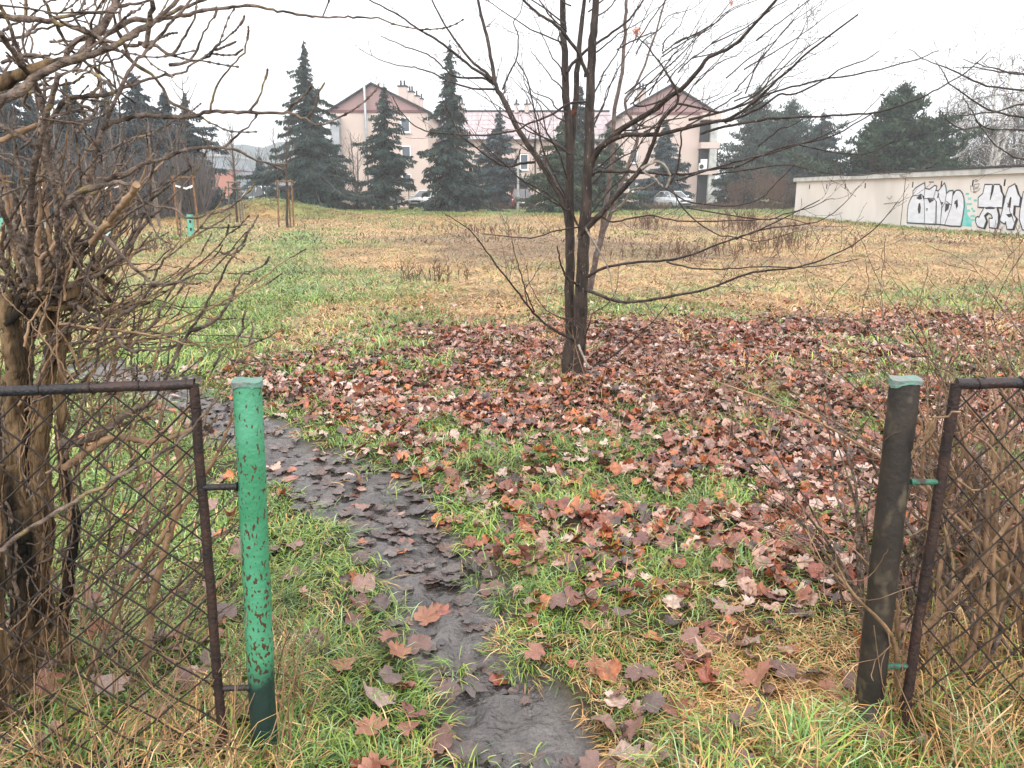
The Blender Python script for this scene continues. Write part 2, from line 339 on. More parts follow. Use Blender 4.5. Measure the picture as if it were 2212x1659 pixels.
def field(y0, y1, dens, wid, ln, tuft, side=.78, low=1.):
    mb = MB(); area = 0
    n = int(dens*((y1-y0)*(1.2+side*(y0+y1)))/tuft)
    ty = np.sqrt(rng.random(n)*(y1**2-y0**2)+y0**2) if y0 > 3 else y0+(y1-y0)*rng.random(n)
    tx = (rng.random(n)*2-1)*(.6+side*ty)
    # reject on path, in litter
    pd = pathd(tx, ty); li = litter(tx, ty); gap = fbm(tx, ty, .42, 41, 3)
    keep = (pd > .045-.10*(fbm(tx, ty, .16, 71) > .63)) | (ty > 13) | (rng.random(n) < .012)
    inl = sstep(-.7, .9, li+(fbm(tx, ty, .9, 14)-.5)*1.2)
    keep &= rng.random(n) > inl*np.where(gap > .59-.04*sstep(1.2, .2, li), .12, .92)
    cov = fbm(tx, ty, .5, 77, 3); keep &= (rng.random(n) < .45+.8*sstep(.3, .45, cov))
    tx, ty = tx[keep], ty[keep]; n = len(tx)
    g = greenness(tx, ty); isg = rng.random(n) < np.clip((g-.12)*1.15, .06, .93)
    taz = vn(tx, ty, .6, 55)*14
    k = tuft; X = np.repeat(tx, k); Y = np.repeat(ty, k); ig = np.repeat(isg, k); az0 = np.repeat(taz, k); N = len(X)
    rad = (.012+wid*6)*rng.random(N)**.5; a = rng.random(N)*2*math.pi
    X = X+rad*np.cos(a); Y = Y+rad*np.sin(a)
    az = np.where(ig, a+rng.normal(0, .8, N), az0+rng.normal(0, .9, N))
    az = np.where(ig & (rng.random(N) < .55), az0+rng.normal(0, .7, N), az); el = np.where(ig, R_(42)+rng.normal(0, .36, N), R_(20)+rng.normal(0, .26, N)); el = np.clip(el*low, .04, 1.4)
    bigg = .7+.6*vn(X, Y, .8, 66)
    L = ln*np.where(ig, .6+.7*rng.random(N), .7+.9*rng.random(N))*bigg
    W = wid*(.6+.8*rng.random(N))
    tone = np.repeat(rng.random(n), k)
    gi = np.clip((tone*3.2+rng.random(N)*2.8).astype(int), 0, 5); si = rng.integers(0, 6, N)
    col = np.where(ig[:, None], GREEN[gi], STRAW[si])
    fy = sstep(9, 15, Y)[:, None]*.55; col = np.where(ig[:, None], col*(1-fy*.6)+np.array([.21, .25, .07])*fy*.6, col*(1-fy)+np.array([.49, .31, .135])*fy)
    bw = (sstep(.50, .60, fbm(X, Y, 4.5, 90))*sstep(16, 20, Y)*sstep(50, 42, Y)*sstep(-7, -3, X))[:, None]*.7; col = col*(1-bw)+np.array([.20, .115, .06])*bw
    # yellowing blades within green, wet dark ones within straw
    yel = (rng.random(N) < .07) & ig; col[yel] = STRAW[si[yel]]*.9
    col = col*(.8+.4*fbm(X, Y, 1.3, 88, 2))[:, None]
    blades(mb, X, Y, az, el, L, W, col)
    return mb
GM = MB()
def merge(a, b):
    a.v += b.v; a.c += b.c; a.m += b.m; a.sm += b.sm; a.col += b.col
    a.l += [q+a.n for q in b.l]; a.n += b.n
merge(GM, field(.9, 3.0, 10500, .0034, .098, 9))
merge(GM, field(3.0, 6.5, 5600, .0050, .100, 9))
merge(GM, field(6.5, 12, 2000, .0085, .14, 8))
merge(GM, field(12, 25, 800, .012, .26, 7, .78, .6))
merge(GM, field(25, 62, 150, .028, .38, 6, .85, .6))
gobj = GM.build('grass', M['grass']); struct(gobj, 'stuff', 'matted green and straw-coloured winter grass over the field')
gobj['category'] = 'grass'
# long rank grass in the bottom right corner and by the posts
LG = MB()
def rank(cx, cy, rx, ry, n, ln, gfrac):
    a = rng.random(n)*2*math.pi; r = rng.random(n)**.5; X = cx+rx*r*np.cos(a); Y = cy+ry*r*np.sin(a)
    ig = rng.random(n) < gfrac; az = vn(X, Y, .25, 3)*9+rng.normal(0, .8, n)
    el = np.clip(R_(58)+rng.normal(0, .35, n), .2, 1.5); L = ln*(.5+rng.random(n)); W = .0035*(.6+.9*rng.random(n))
    col = np.where(ig[:, None], GREEN[rng.integers(0, 6, n)], STRAW[rng.integers(0, 6, n)])
    blades(LG, X, Y, az, el, L, W, col, 1.55)
rank(1.12, 1.62, .50, .40, 4600, .20, .68)
rank(1.70, 1.98, .60, .5, 4600, .26, .22)
rank(.62, 1.78, .25, .25, 1200, .15, .6)
rank(-1.05, 1.6, .5, .35, 2000, .16, .35)
rank(-.35, 1.45, .30, .14, 1200, .16, .85)
rank(-.78, 1.95, .16, .3, 700, .18, .5)
lg = LG.build('tall_grass', M['grass']); struct(lg, 'stuff', 'long flopping grass around the foot of the fence'); lg['category'] = 'grass'

# ------------------------------------------------------------------ fallen leaves
def leaf_template(rngs):
    pts = []
    lob = [(0, 1.0), (12, .74), (22, .78), (36, .56), (52, .95), (64, .76), (78, .74), (94, .54), (112, .78), (130, .60), (154, .50), (172, .24)]
    out = [(a, r) for a, r in lob]+[(-a, r) for a, r in lob[::-1][:-1]]
    V = [(0, 0, 0)]
    for a, r in out:
        r *= 1+rngs.normal(0, .06); V.append((r*math.sin(R_(a)), r*math.cos(R_(a)), 0))
    inner = [(.45*x, .45*y, 0) for x, y, _ in V[1:]]
    n = len(out); V = V+inner; f = []
    for i in range(n):
        j = (i+1) % n; f.append((0, n+1+i, n+1+j, n+1+j)); f.append((n+1+i, 1+i, 1+j, n+1+j))
    return np.array(V), np.array(f)
LT, LF = leaf_template(np.random.default_rng(5))
LEAFC = np.array([[.29, .090, .040], [.22, .085, .055], [.38, .22, .16], [.15, .060, .045], [.37, .12, .042], [.33, .18, .135], [.08, .048, .040], [.47, .33, .27], [.24, .070, .040]])
def leaf_verts(n, size, rg, flat=1.):
    fl = np.broadcast_to(np.asarray(flat, float), (n,)); flat = fl[:, None]
    V = np.repeat(LT[None], n, 0).copy(); V[:, :, :2] *= (1+rg.normal(0, .14, (n, 1, 2)))*(1+rg.normal(0, .13, (n, V.shape[1], 1)))
    r = np.hypot(V[..., 0], V[..., 1]); blunt = rg.random((n, 1))*.75; edge = r > .24
    k_ = np.where(edge, np.maximum(r, .1)**(-blunt)*.80**blunt, 1.); V[..., 0] *= k_; V[..., 1] *= k_*(1-.25*blunt*rg.random((n, 1)))
    r = np.hypot(V[..., 0], V[..., 1]); th = np.arctan2(V[..., 1], V[..., 0])
    ph = rg.random((n, 1))*6.28; k = (rg.normal(.10, .22, (n, 1)))*flat; k2 = rg.normal(0, .28, (n, 1))*flat
    V[..., 2] = k*r*r+k2*r*r*np.cos(2*th+ph)+rg.normal(0, .11, V.shape[:2])*r*flat
    cup = rg.random((n, 1)) < .5; V[..., 2] += cup*abs(V[..., 0])*rg.random((n, 1))*.9*flat
    V *= size[:, None, None]
    az = rg.random(n)*6.28; tx = rg.normal(0, .30, n)*fl; ty = rg.normal(0, .30, n)*fl
    stand = rg.random(n) < .09*fl; tx = np.where(stand, rg.normal(0, .8, n), tx)
    def rot(V, a, i, j):
        c, s = np.cos(a)[:, None], np.sin(a)[:, None]; A = V[..., i]*c-V[..., j]*s; B = V[..., i]*s+V[..., j]*c
        V[..., i] = A; V[..., j] = B
    rot(V, tx, 1, 2); rot(V, ty, 0, 2); rot(V, az, 0, 1)
    return V
def put_leaves(mb, x, y, size, col, rg, lift, flat=1.):
    n = len(x); V = leaf_verts(n, size, rg, flat)
    V[..., 2] -= V[..., 2].min(1)[:, None]*.75
    V[..., 0] += x[:, None]; V[..., 1] += y[:, None]; V[..., 2] += (gz(x, y)+lift)[:, None]
    m = LT.shape[0]; b = np.arange(n)[:, None, None]*m
    f = (b+LF[None]).reshape(-1, 4)
    tri = f[f[:, 2] == f[:, 3]][:, :3]; qd = f[f[:, 2] != f[:, 3]]
    C = np.repeat(col, m, 0)*(1+rg.normal(0, .10, (n*m, 1)))
    V = V.reshape(-1, 3); mb.v.append(V); mb.l += [(tri+mb.n).ravel(), (qd+mb.n).ravel()]; mb.c += [np.full(len(tri), 3), np.full(len(qd), 4)]
    k = len(tri)+len(qd); mb.m.append(np.zeros(k)); mb.sm.append(np.ones(k)); mb.col.append(C); mb.n += len(V)
FL = MB(); rg = np.random.default_rng(11)
N = 135000; x = rg.random(N)*13-3.5; y = 1.3+rg.random(N)*10.5
li = litter(x, y)+(fbm(x, y, .9, 14)-.5)*1.5; pd = pathd(x, y); gap = fbm(x, y, .42, 41, 3)
p = sstep(-.9, .9, li)*np.where(gap > .58+.06*sstep(.3, 1.2, li), .2, 1.)*(.68+.5*sstep(.35, .6, fbm(x, y, .7, 63)))*sstep(-.25, .3, pd)*sstep(11, 8.0, y)*(1-.35*sstep(3.0, 5.5, x))*(1-.08*sstep(4.2, 3.2, y))+.05*sstep(-2.5, 0, li)+.012
dk = (pd < .03) & (y < 9); p = np.where(dk, np.where(fbm(x, y, .3, 91) > .45, .40, .10)*sstep(1.6, 3.6, y)+.07, p)
kp = rg.random(N) < p*.62; x, y, dk = x[kp], y[kp], dk[kp]; n = len(x)
size = (.025+.032*rg.random(n))*np.where(dk, 1.15, 1)
col = LEAFC[rg.integers(0, 9, n)]*(.75+.5*rg.random(n))[:, None]*(.8+.4*fbm(x, y, 1.1, 19))[:, None]
mudd = dk & (rg.random(n) < .88); col[mudd] = col[mudd]*.16+np.array([.050, .042, .038])
put_leaves(FL, x, y, size, col, rg, .003+rg.random(n)*.024*np.where(dk, .1, 1), np.where(dk, .35, .95))
fo = FL.build('leaf_litter', M['leaf']); struct(fo, 'stuff', 'thick carpet of wet reddish brown maple leaves under the bare tree'); fo['category'] = 'fallen leaves'
# single leaves that lie apart in the foreground
rg = np.random.default_rng(23); protos = []
for k in range(8):
    mb = MB(); V = leaf_verts(1, np.array([1.]), rg, .8)[0]; V[:, 2] -= V[:, 2].min()*.8
    tri = LF[LF[:, 2] == LF[:, 3]][:, :3]; qd = LF[LF[:, 2] != LF[:, 3]]
    c = (LEAFC[k]*.6+np.array([.09, .06, .05]))*(1+rg.normal(0, .1, (len(V), 1)))
    mb.add(V, tri, 0, c, True); mb.l.append(qd.ravel()); mb.c.append(np.full(len(qd), 4)); mb.m.append(np.zeros(len(qd))); mb.sm.append(np.ones(len(qd)))
    protos.append(mb)
first = {}
cnt = 0
for it in range(600):
    if cnt >= 150: break
    px = rg.uniform(-60, 2280); py = rg.uniform(1080, 1700); g = gnd(px, py)
    pdv = float(pathd(np.array([g[0]]), np.array([g[1]]))[0])
    if pdv < -.02 and rg.random() > .15: continue
    if float(litter(np.array([g[0]]), np.array([g[1]]))[0]) > .1: continue
    k = int(rg.integers(0, 8)); s = rg.uniform(.048, .072)
    if k not in first: o = protos[k].build('fallen_leaf', M['leaf']); first[k] = o
    else: o = first[k].copy(); COL.objects.link(o)
    o.location = (g[0], g[1], float(gz(g[0], g[1]))+rg.uniform(.008, .035)*(pdv > 0)); o.scale = (s, s, s); o.rotation_euler = (rg.normal(0, .2), rg.normal(0, .2), rg.random()*6.28)
    tag(o, 'wet brown maple leaf lying loose in the foreground grass', 'leaf', 'loose fallen leaves in the foreground'); cnt += 1
print('leaves', n, cnt)
# ================================================================== branches
def smooth(P, k=4):
    P = np.asarray(P, float); n = len(P)
    if n < 3: return np.array([P[0]+(P[-1]-P[0])*t for t in np.linspace(0, 1, k+1)])
    Q = np.vstack([2*P[0]-P[1], P, 2*P[-1]-P[-2]]); out = []
    for i in range(n-1):
        p0, p1, p2, p3 = Q[i:i+4]
        for t in np.arange(k)/k:
            out.append(.5*((2*p1)+(-p0+p2)*t+(2*p0-5*p1+4*p2-p3)*t*t+(-p0+3*p1-3*p2+p3)*t**3))
    out.append(P[-1]); return np.array(out)
def traced(pts, Y0, Y1, r0, r1, fn, rg, wig=0.004, pw=1.):   # pts in picture units -> world polyline at a depth of its own
    pts = [fn(*p) for p in pts]; n = len(pts); L = np.concatenate([[0], np.cumsum([math.dist(a, b) for a, b in zip(pts[:-1], pts[1:])])]); L /= L[-1]
    P = smooth([at(x, y, Y0+(Y1-Y0)*l) for (x, y), l in zip(pts, L)])
    P[1:-1] += rg.normal(0, wig, (len(P)-2, 3))
    t = np.linspace(0, 1, len(P))**pw; dm = np.array([depth(p) for p in P])
    return P, (r0+(r1-r0)*t)*dm/F
def sprout(mb, P, R, per_m, ln, rg, level=1, up=.35, ang=(35, 65), sides=4, rmin=.0012, mat=0, col=None, frac=.55, kink=.15, start=.08, ends=True, bud=0.):
    seg = np.linalg.norm(np.diff(P, axis=0), axis=1); L = np.concatenate([[0], np.cumsum(seg)]); tot = L[-1]
    n = rg.poisson(per_m*tot); ts = list(start+(1-start)*rg.random(n))
    if ends: ts.append(.995)
    for t in ts:
        s = t*tot; i = min(np.searchsorted(L, s), len(P)-1); i = max(i, 1); f = (s-L[i-1])/(seg[i-1]+1e-9)
        p = P[i-1]+(P[i]-P[i-1])*f; r = R[i-1]+(R[i]-R[i-1])*f
        T = (P[i]-P[i-1])/(seg[i-1]+1e-9); q = rg.normal(0, 1, 3); q -= q.dot(T)*T; q /= np.linalg.norm(q)
        a = R_(rg.uniform(*ang)) if t < .99 else R_(rg.uniform(0, 20))
        d = T*math.cos(a)+q*math.sin(a); l = ln*(.35+rg.random()**1.5)*(1-.35*t)
        k = 4; pp = [p]; st = l/k
        for m_ in range(k):
            d = d+rg.normal(0, kink, 3)+np.array([0, 0, up*.25]); d /= np.linalg.norm(d); pp.append(pp[-1]+d*st)
        pp = np.array(pp); ra = max(rmin*1.3, min(r*frac, r)); rb = rmin
        rr = ra+(rb-ra)*np.linspace(0, 1, k+1)
        mb.tube(pp, rr, sides, mat, col, cap=False)
        if bud:
            for b in range(1, k+1):
                mb.tube([pp[b]-d*bud, pp[b]+d*bud*.3, pp[b]+d*bud], [rr[b]*.9, rr[b]*1.9, rr[b]*.7], 4, mat, col, cap=False)
        if level > 1: sprout(mb, pp, rr, per_m*1.25, ln*.5, rg, level-1, up, ang, max(3, sides-1), rmin, mat, col, frac, kink, .2, True, bud)

# ------------------------------------------------------------------ the bare multi-stemmed tree
rg = np.random.default_rng(101)
mf = lambda x, y: (864+.5208*x, .5208*y)
pf = lambda x, y: (x, y)
qf = lambda x, y: (1642+.2578*x, 130+.2578*y)
TB = gnd(1240, 808); YT = float(TB[1])
tree = thing('bare_tree', (TB[0], TB[1], 0), 'bare multi-stemmed young maple standing in red leaf litter', 'tree')
tk = MB()
def stem(pts, Y0, Y1, r0, r1, fn=mf, m=0, sides=12, wig=.003, bump=.05):
    P, R = traced(pts, YT+Y0, YT+Y1, r0, r1, fn, rg, wig); tk.tube(P, R, sides, m, bump=bump, rng=rg); return P, R
stem([(712, 1575), (712, 1520), (712, 1450), (706, 1330), (703, 1200), (705, 1000), (705, 800), (702, 600), (690, 400), (685, 280), (680, 150), (675, 0), (668, -300), (655, -700)], .03, .1, 13, 5)
stem([(728, 1575), (733, 1500), (745, 1400), (754, 1200), (762, 1000), (775, 800), (786, 600), (787, 450), (795, 250), (805, 100), (814, 0), (822, -300), (840, -700)], -.06, -.15, 16.5, 5.5)
P = [at(*mf(x, y), YT-.02) for x, y in [(716, 1590), (716, 1545), (715, 1490), (718, 1440), (722, 1390)]]
tk.tube(P, [px2m(r, P[0]) for r in (31, 25, 22.5, 21, 14)], 16, 0, bump=.09, rng=rg)
for dx, dy, l in [(-1, -.3, .16), (-.3, -1, .14), (.8, -.6, .13), (.3, 1, .1)]:     # root flare
    b = np.array([TB[0], YT, .07]); d = np.array([dx, dy, 0])
    tk.tube([b+d*.02, b+d*.07+[0, 0, -.04], b+d*l+[0, 0, -.09]], [.05, .035, .012], 8, 0)
stem([(705, 640), (722, 500), (735, 300), (752, 100), (766, 0), (790, -260)], .12, .35, 8, 3)
tkl = tree
limbs = []
def limb(pts, Y0, Y1, r0, r1, fn=mf, m=0, sides=8, tw=1): limbs.append((pts, Y0, Y1, r0, r1, fn, m, sides, tw))
limb([(705, 960), (688, 870), (660, 800), (600, 700), (545, 620), (490, 540), (440, 430), (400, 360), (380, 260), (360, 150), (330, 30), (310, -80), (290, -300)], .05, .9, 9.5, 2.5)
limb([(395, 350), (360, 305), (310, 265), (250, 195), (190, 110), (130, 0), (90, -90)], .62, .9, 4.2, 1.6)
limb([(398, 355), (340, 325), (240, 320), (190, 290), (150, 250), (100, 220), (0, 185), (-80, 150)], .6, .8, 3, 1.1)
limb([(395, 350), (370, 325), (300, 280), (200, 200), (130, 150), (60, 110), (0, 65), (-110, 10), (-220, -60)], .6, .5, 4.2, 1.4)
limb([(408, 372), (300, 366), (200, 335), (130, 300), (60, 280), (0, 272), (-90, 245), (-170, 200)], .55, .4, 2.6, .9)
limb([(425, 372), (450, 310), (485, 240), (490, 150), (470, 90), (500, 50), (520, -60)], .6, .8, 2.4, 1)
limb([(775, 425), (740, 425), (700, 430), (620, 480), (540, 510), (470, 545), (350, 560), (200, 555), (120, 545), (60, 520), (0, 460), (-30, 400)], -.1, -.6, 3.2, 1.1)
limb([(560, 672), (500, 680), (440, 690), (380, 660), (300, 600), (250, 560), (200, 460), (170, 400)], .4, .0, 3.4, .9)
limb([(440, 690), (470, 685), (490, 650), (500, 620)], .3, .3, 2.5, 1.8, tw=0)
limb([(745, 940), (730, 920), (700, 840), (650, 740), (600, 640), (570, 520), (545, 400), (520, 310), (485, 255)], -.15, -.5, 2.6, 1.6)
limb([(772, 320), (768, 290), (740, 220), (690, 150), (640, 100), (580, 60), (510, 0), (430, -80)], -.15, -.3, 5.5, 2.6)
limb([(692, 300), (712, 270), (740, 240), (800, 190), (860, 150), (950, 80), (1010, 0), (1080, -120)], 0, .2, 4.4, 2)
limb([(790, 690), (812, 640), (840, 605), (900, 550), (960, 510), (1050, 460), (1120, 400), (1180, 360), (1240, 290), (1280, 240), (1380, 190), (1480, 90), (1560, 0), (1700, -140)], -.1, -.9, 8.5, 3)
limb([(1120, 400), (1010, 440), (970, 420), (1050, 330), (1140, 250), (1220, 170), (1330, 60), (1400, -40)], -.4, -.3, 2.4, 1)
limb([(785, 700), (812, 640), (860, 590), (940, 560), (1050, 560), (1150, 540), (1270, 510), (1370, 490), (1480, 410), (1600, 300), (1740, 180), (1900, 60)], -.1, -1.1, 7, 2.2)
limb([(790, 730), (815, 712), (850, 710), (950, 712), (1080, 722), (1200, 720), (1300, 700), (1400, 690), (1480, 650), (1600, 610), (1800, 560), (1960, 470)], -.1, -1.0, 4.4, 1.6)
limb([(745, 990), (770, 950), (830, 890), (900, 810), (1000, 700), (1040, 620), (1070, 530), (1110, 470), (1150, 430), (1145, 370), (1110, 310), (1050, 220), (985, 150)], -.1, -.6, 8.5, 1.3)
limb([(1000, 700), (1060, 670), (1100, 690), (1120, 725), (1112, 760), (1100, 785)], -.45, -.45, 3.6, 2.6, m=1, tw=0)
limb([(1010, 710), (1060, 745), (1090, 775)], -.4, -.5, 2.5, 1.8, m=1, tw=0)
limb([(1150, 430), (1230, 445), (1330, 465), (1400, 440), (1500, 370), (1620, 250), (1760, 150)], -.55, -.8, 3, 1.2)
limb([(1120, 765), (1150, 700), (1165, 600), (1170, 540), (1230, 500), (1330, 440), (1420, 380)], -.4, -.6, 2.6, 1.6)
limb([(775, 1150), (800, 1135), (850, 1110), (960, 1090), (1100, 1080), (1200, 1060), (1300, 1020), (1400, 985), (1480, 960), (1640, 880), (1740, 830)], -.1, -1.1, 4, 1.2)
limb([(1105, 1085), (1200, 1110), (1330, 1117), (1490, 1105), (1640, 1110), (1800, 1095), (1900, 1075)], -.5, -1.0, 2.2, .9)
limb([(775, 1205), (800, 1212), (840, 1228), (900, 1250), (1000, 1250), (1140, 1225), (1270, 1200), (1400, 1150), (1490, 1125), (1640, 1110), (1790, 1060), (1900, 1000), (1990, 930), (2060, 840)], -.15, -1.2, 4.6, 1.)
limb([(740, 1425), (710, 1405), (650, 1375), (600, 1340), (540, 1280), (480, 1200), (400, 1100), (350, 1030), (300, 965), (240, 920), (190, 890)], -.1, -.9, 3.8, 1)
limb([(558, 1295), (520, 1200), (500, 1130), (478, 1060), (465, 1000)], -.4, -.6, 2, .8)
limb([(530, 1270), (520, 1200), (555, 1150), (580, 1100)], -.4, -.3, 1.6, .7)
limb([(762, 1450), (768, 1395), (740, 1340), (650, 1310), (590, 1270), (540, 1180), (525, 1100)], -.2, -.6, 2, .7)
limb([(765, 1395), (785, 1350), (800, 1300), (850, 1270), (895, 1210), (905, 1140)], -.2, -.3, 1.9, .8)
limb([(740, 1430), (757, 1470), (780, 1515), (800, 1525)], -.2, -.3, 3, 2.4, m=1, tw=0)
limb([(800, 1520), (860, 1490), (930, 1440), (1000, 1380), (1070, 1310), (1110, 1260)], -.3, -.7, 2.4, 1.1)
limb([(750, 1187), (725, 1175), (692, 1150), (680, 1130), (665, 1085), (652, 1022)], -.1, -.35, 3.6, 1.8, tw=0)
limb([(750, 940), (650, 958), (560, 985), (500, 985), (400, 976), (340, 970)], -.1, -.5, 2, .9)
limb([(775, 905), (830, 900), (880, 920), (960, 905), (1050, 895), (1150, 915), (1300, 917), (1493, 912), (1600, 905), (1700, 930)], -.1, -.8, 2.6, 1)
limb([(1100, 780), (1180, 830), (1280, 850), (1400, 852), (1500, 820), (1560, 760), (1640, 680)], -.5, -1.2, 2.2, 1)
limb([(1130, 790), (1180, 870), (1260, 940), (1330, 975), (1400, 985), (1500, 1000), (1640, 960)], -.5, -1.1, 2.2, .8)
limb([(770, 945), (800, 1000), (840, 1060), (870, 1130), (880, 1200), (905, 1240)], -.3, -.3, 2.4, 1, m=1)
limb([(880, 880), (930, 840), (960, 790), (1010, 780), (1050, 760), (1080, 730)], .2, -.2, 3.4, 2, m=1, tw=0)
# long right-hand branches (their far ends)
limb([(-500, 620), (-300, 560), (0, 500), (300, 482), (700, 455), (950, 440), (1200, 370), (1400, 290), (1580, 190), (1740, 90), (1900, -60)], -.6, -1.3, 3.4, 1.3, qf)
limb([(-600, 500), (-200, 400), (0, 310), (200, 240), (500, 170), (900, 100), (1280, 0), (1500, -80)], -.4, -1.0, 3.2, 1.2, qf)
limb([(-300, 520), (0, 400), (150, 290), (300, 280), (520, 170), (700, 60), (880, 0), (1000, -80)], -.5, -.9, 3, 1.2, qf)
limb([(-700, 1010), (-300, 880), (0, 800), (330, 710), (600, 600), (850, 460), (1080, 220)], -.5, -1.3, 2.6, .8, qf)
limb([(330, 712), (600, 770), (900, 785), (1100, 690), (1230, 640)], -.9, -1.3, 1.8, .7, qf)
limb([(-400, 960), (0, 900), (200, 880), (400, 910), (650, 960), (900, 960), (1090, 920)], -.6, -1.2, 1.9, .7, qf)
limb([(-600, 1240), (0, 1335), (200, 1290), (400, 1240), (560, 1170), (630, 1165)], -.6, -1.2, 1.7, .7, qf)
limb([(-200, 1500), (0, 1425), (250, 1390), (480, 1355), (660, 1240), (830, 1052)], -.7, -1.2, 1.9, .8, qf)
for it in range(38):     # finer ascending shoots off the stems, out of the trace
    y0 = rg.uniform(-250, 900); s_ = rg.choice([-1, 1]); x0 = 795 if s_ > 0 else 690; x0 += (900-y0)*.0
    l = rg.uniform(200, 620); a = R_(rg.uniform(20, 62)); d = np.array([s_*math.sin(a), -math.cos(a)])
    pts = [(x0+d[0]*l*k/5+rg.normal(0, 9), y0+d[1]*l*k/5-(k/5)**2*40+rg.normal(0, 9)) for k in range(6)]
    limb(pts, -.05, rg.uniform(-1.1, 1.1), 2.1, .7)
for it in range(32):
    x0 = rg.uniform(850, 1500); y0 = rg.uniform(150, 620); l = rg.uniform(250, 600); a = R_(rg.uniform(30, 68))
    pts = [(x0+math.sin(a)*l*k/5+rg.normal(0, 9), y0-math.cos(a)*l*k/5+rg.normal(0, 9)) for k in range(6)]
    limb(pts, -.4, rg.uniform(-1.1, .3), 1.9, .6)
trunk = None
cr = MB(); tws = MB()
for pts, Y0, Y1, r0, r1, fn, m, sd, tw in limbs:
    P, R = traced(pts, YT+Y0, YT+Y1, r0*.88, r1*.85, fn, rg, .0022)
    big = r0 > 7
    (tk if big else cr).tube(P, R, 10 if big else sd, m, bump=.06, rng=rg)
    if tw: sprout(tws, P, R*.6, 4.4, .32, rg, 2, up=.45, sides=3, rmin=.0011, start=.15, bud=.005)
stem([(790, 1200), (800, 1130), (830, 1000), (850, 880), (870, 740), (880, 620), (890, 450), (920, 300), (935, 100), (940, 0), (950, -220)], .25, .6, 6.5, 3, m=2)
stem([(800, 1150), (835, 990), (880, 870), (940, 700), (985, 560), (930, 430), (980, 350), (1050, 180), (1100, 0)], .3, .7, 5.2, 1.8, m=2)
trunk = tk.build('trunk', [M['bark'], M['bark_light'], M['bark_red']], tree)
o = cr.build('branch', [M['bark'], M['bark_light'], M['bark_red']], trunk); 
tws.build('twigs', M['twig'], trunk)
def hang(px, py, Y, s, n=3, parent=tree):
    mb = MB(); p = at(px, py, Y)
    for k in range(n):
        V = leaf_verts(1, np.array([s]), rg, .9)[0]; a = rg.uniform(.7, 1.5); z = V[:, 1]*math.sin(a); V[:, 2] = -z+V[:, 2]; V[:, 1] *= math.cos(a)
        mb.add(V+p+rg.normal(0, s*.5, 3), LF[:, :3], 0, (.52, .17, .07)); 
        mb.add(V[:, :]+p+rg.normal(0, s*.2, 3), LF[:, 1:], 0, (.46, .14, .06))
    mb.build('clinging_leaf', M['leaf'], parent)
hang(1378, 72, YT-.3, .028, 2); hang(1236, 247, YT+.1, .028, 2); hang(1577, 2, YT-.6, .02, 1)

# branches reaching in from a tree outside the right edge
o_t = at(2560, 1000, 7.5); ot = thing('bare_tree', (o_t[0], 7.5, 0), 'bare tree just outside the right edge whose thin branches reach in', 'tree')
a_ = MB(); tr_ = [np.array([o_t[0], 7.5, z]) for z in (-.05, .5, 1.2, 2.2, 3.2, 4.2)]
a_.tube(smooth(tr_), np.linspace(.11, .05, 21), 12, 0, bump=.05, rng=rg); trk = a_.build('trunk', M['bark'], ot)
a_ = MB(); b_ = MB(); rx = 3350
for pts, yy in [([(rx, 500), (2600, 330), (2212, 252), (1900, 210), (1700, 130), (1560, 60), (1400, 0), (1250, -90)], 7.0),
                ([(rx, 760), (2600, 560), (2212, 480), (2000, 440), (1850, 380), (1700, 280), (1580, 190), (1530, 90), (1470, 10)], 7.2),
                ([(rx, 800), (2600, 640), (2212, 592), (2000, 582), (1850, 550), (1770, 420), (1700, 300)], 7.3),
                ([(1850, 550), (1780, 570), (1680, 572), (1580, 510), (1500, 415)], 7.2),
                ([(rx, 260), (2600, 130), (2212, 112), (2100, 105), (2000, 80), (1850, 40), (1700, -10)], 6.8),
                ([(rx, 420), (2700, 250), (2212, 120), (2000, 100), (1800, 60), (1640, 60)], 6.9),
                ([(rx, 960), (2700, 860), (2212, 830), (2080, 780), (1950, 690), (1800, 500)], 7.4),
                ([(rx, 640), (2500, 450), (2212, 370), (2000, 430), (1850, 440), (1700, 460), (1600, 440)], 7.1)]:
    P, R = traced(pts, 7.5, yy-.5, 3.0, .8, qf, rg, .003); a_.tube(P, R, 7, 0, bump=.05, rng=rg)
    sprout(b_, P, R*.6, 3.0, .42, rg, 2, up=.1, sides=3, rmin=.0014, start=.35)
a_.build('branch', M['bark'], trk); b_.build('crown', M['twig'], trk)

# ------------------------------------------------------------------ big shrub on the left
rg = np.random.default_rng(55)
sf = lambda x, y: (.4688*x, .4688*y)
SB = gnd(70, 1700); shrub = thing('old_shrub', (-1.55, 2.25, 0), 'tall tangled leafless shrub with shaggy yellowish stems behind the left wire panel', 'shrub')
st = MB(); br = MB(); tw = MB()
def knob(mb, P, R, rg, sp=.05, amt=.5):
    L = np.concatenate([[0], np.cumsum(np.linalg.norm(np.diff(P, axis=0), axis=1))]); n = max(6, int(L[-1]/.012)); s = np.linspace(0, L[-1], n)
    Q = np.stack([np.interp(s, L, P[:, k]) for k in range(3)], -1); r = np.interp(s, L, R)
    ph = s/sp+.6*np.sin(s*23)+rg.random(); r = r*(1+amt*np.exp(-((ph % 1)-.5)**2*60)); Q[1:-1] += rg.normal(0, .0012, (n-2, 3))
    return Q, r
def sh(pts, Y0, Y1, r0, r1, fn=sf, m=0, tws_=2.6, ln=.20, lv=2, sides=8, knb=.35):
    P, R = traced(pts, Y0, Y1, r0, r1, fn, rg, .0009); Q, r = knob(br, P, R, rg, .055, knb)
    br.tube(Q, r, sides, m, bump=.12, rng=rg)
    if tws_: sprout(tw, P, R*.7, tws_, ln, rg, lv, up=.3, ang=(30, 60), sides=4, rmin=.0016, start=.12, bud=.005, kink=.12)
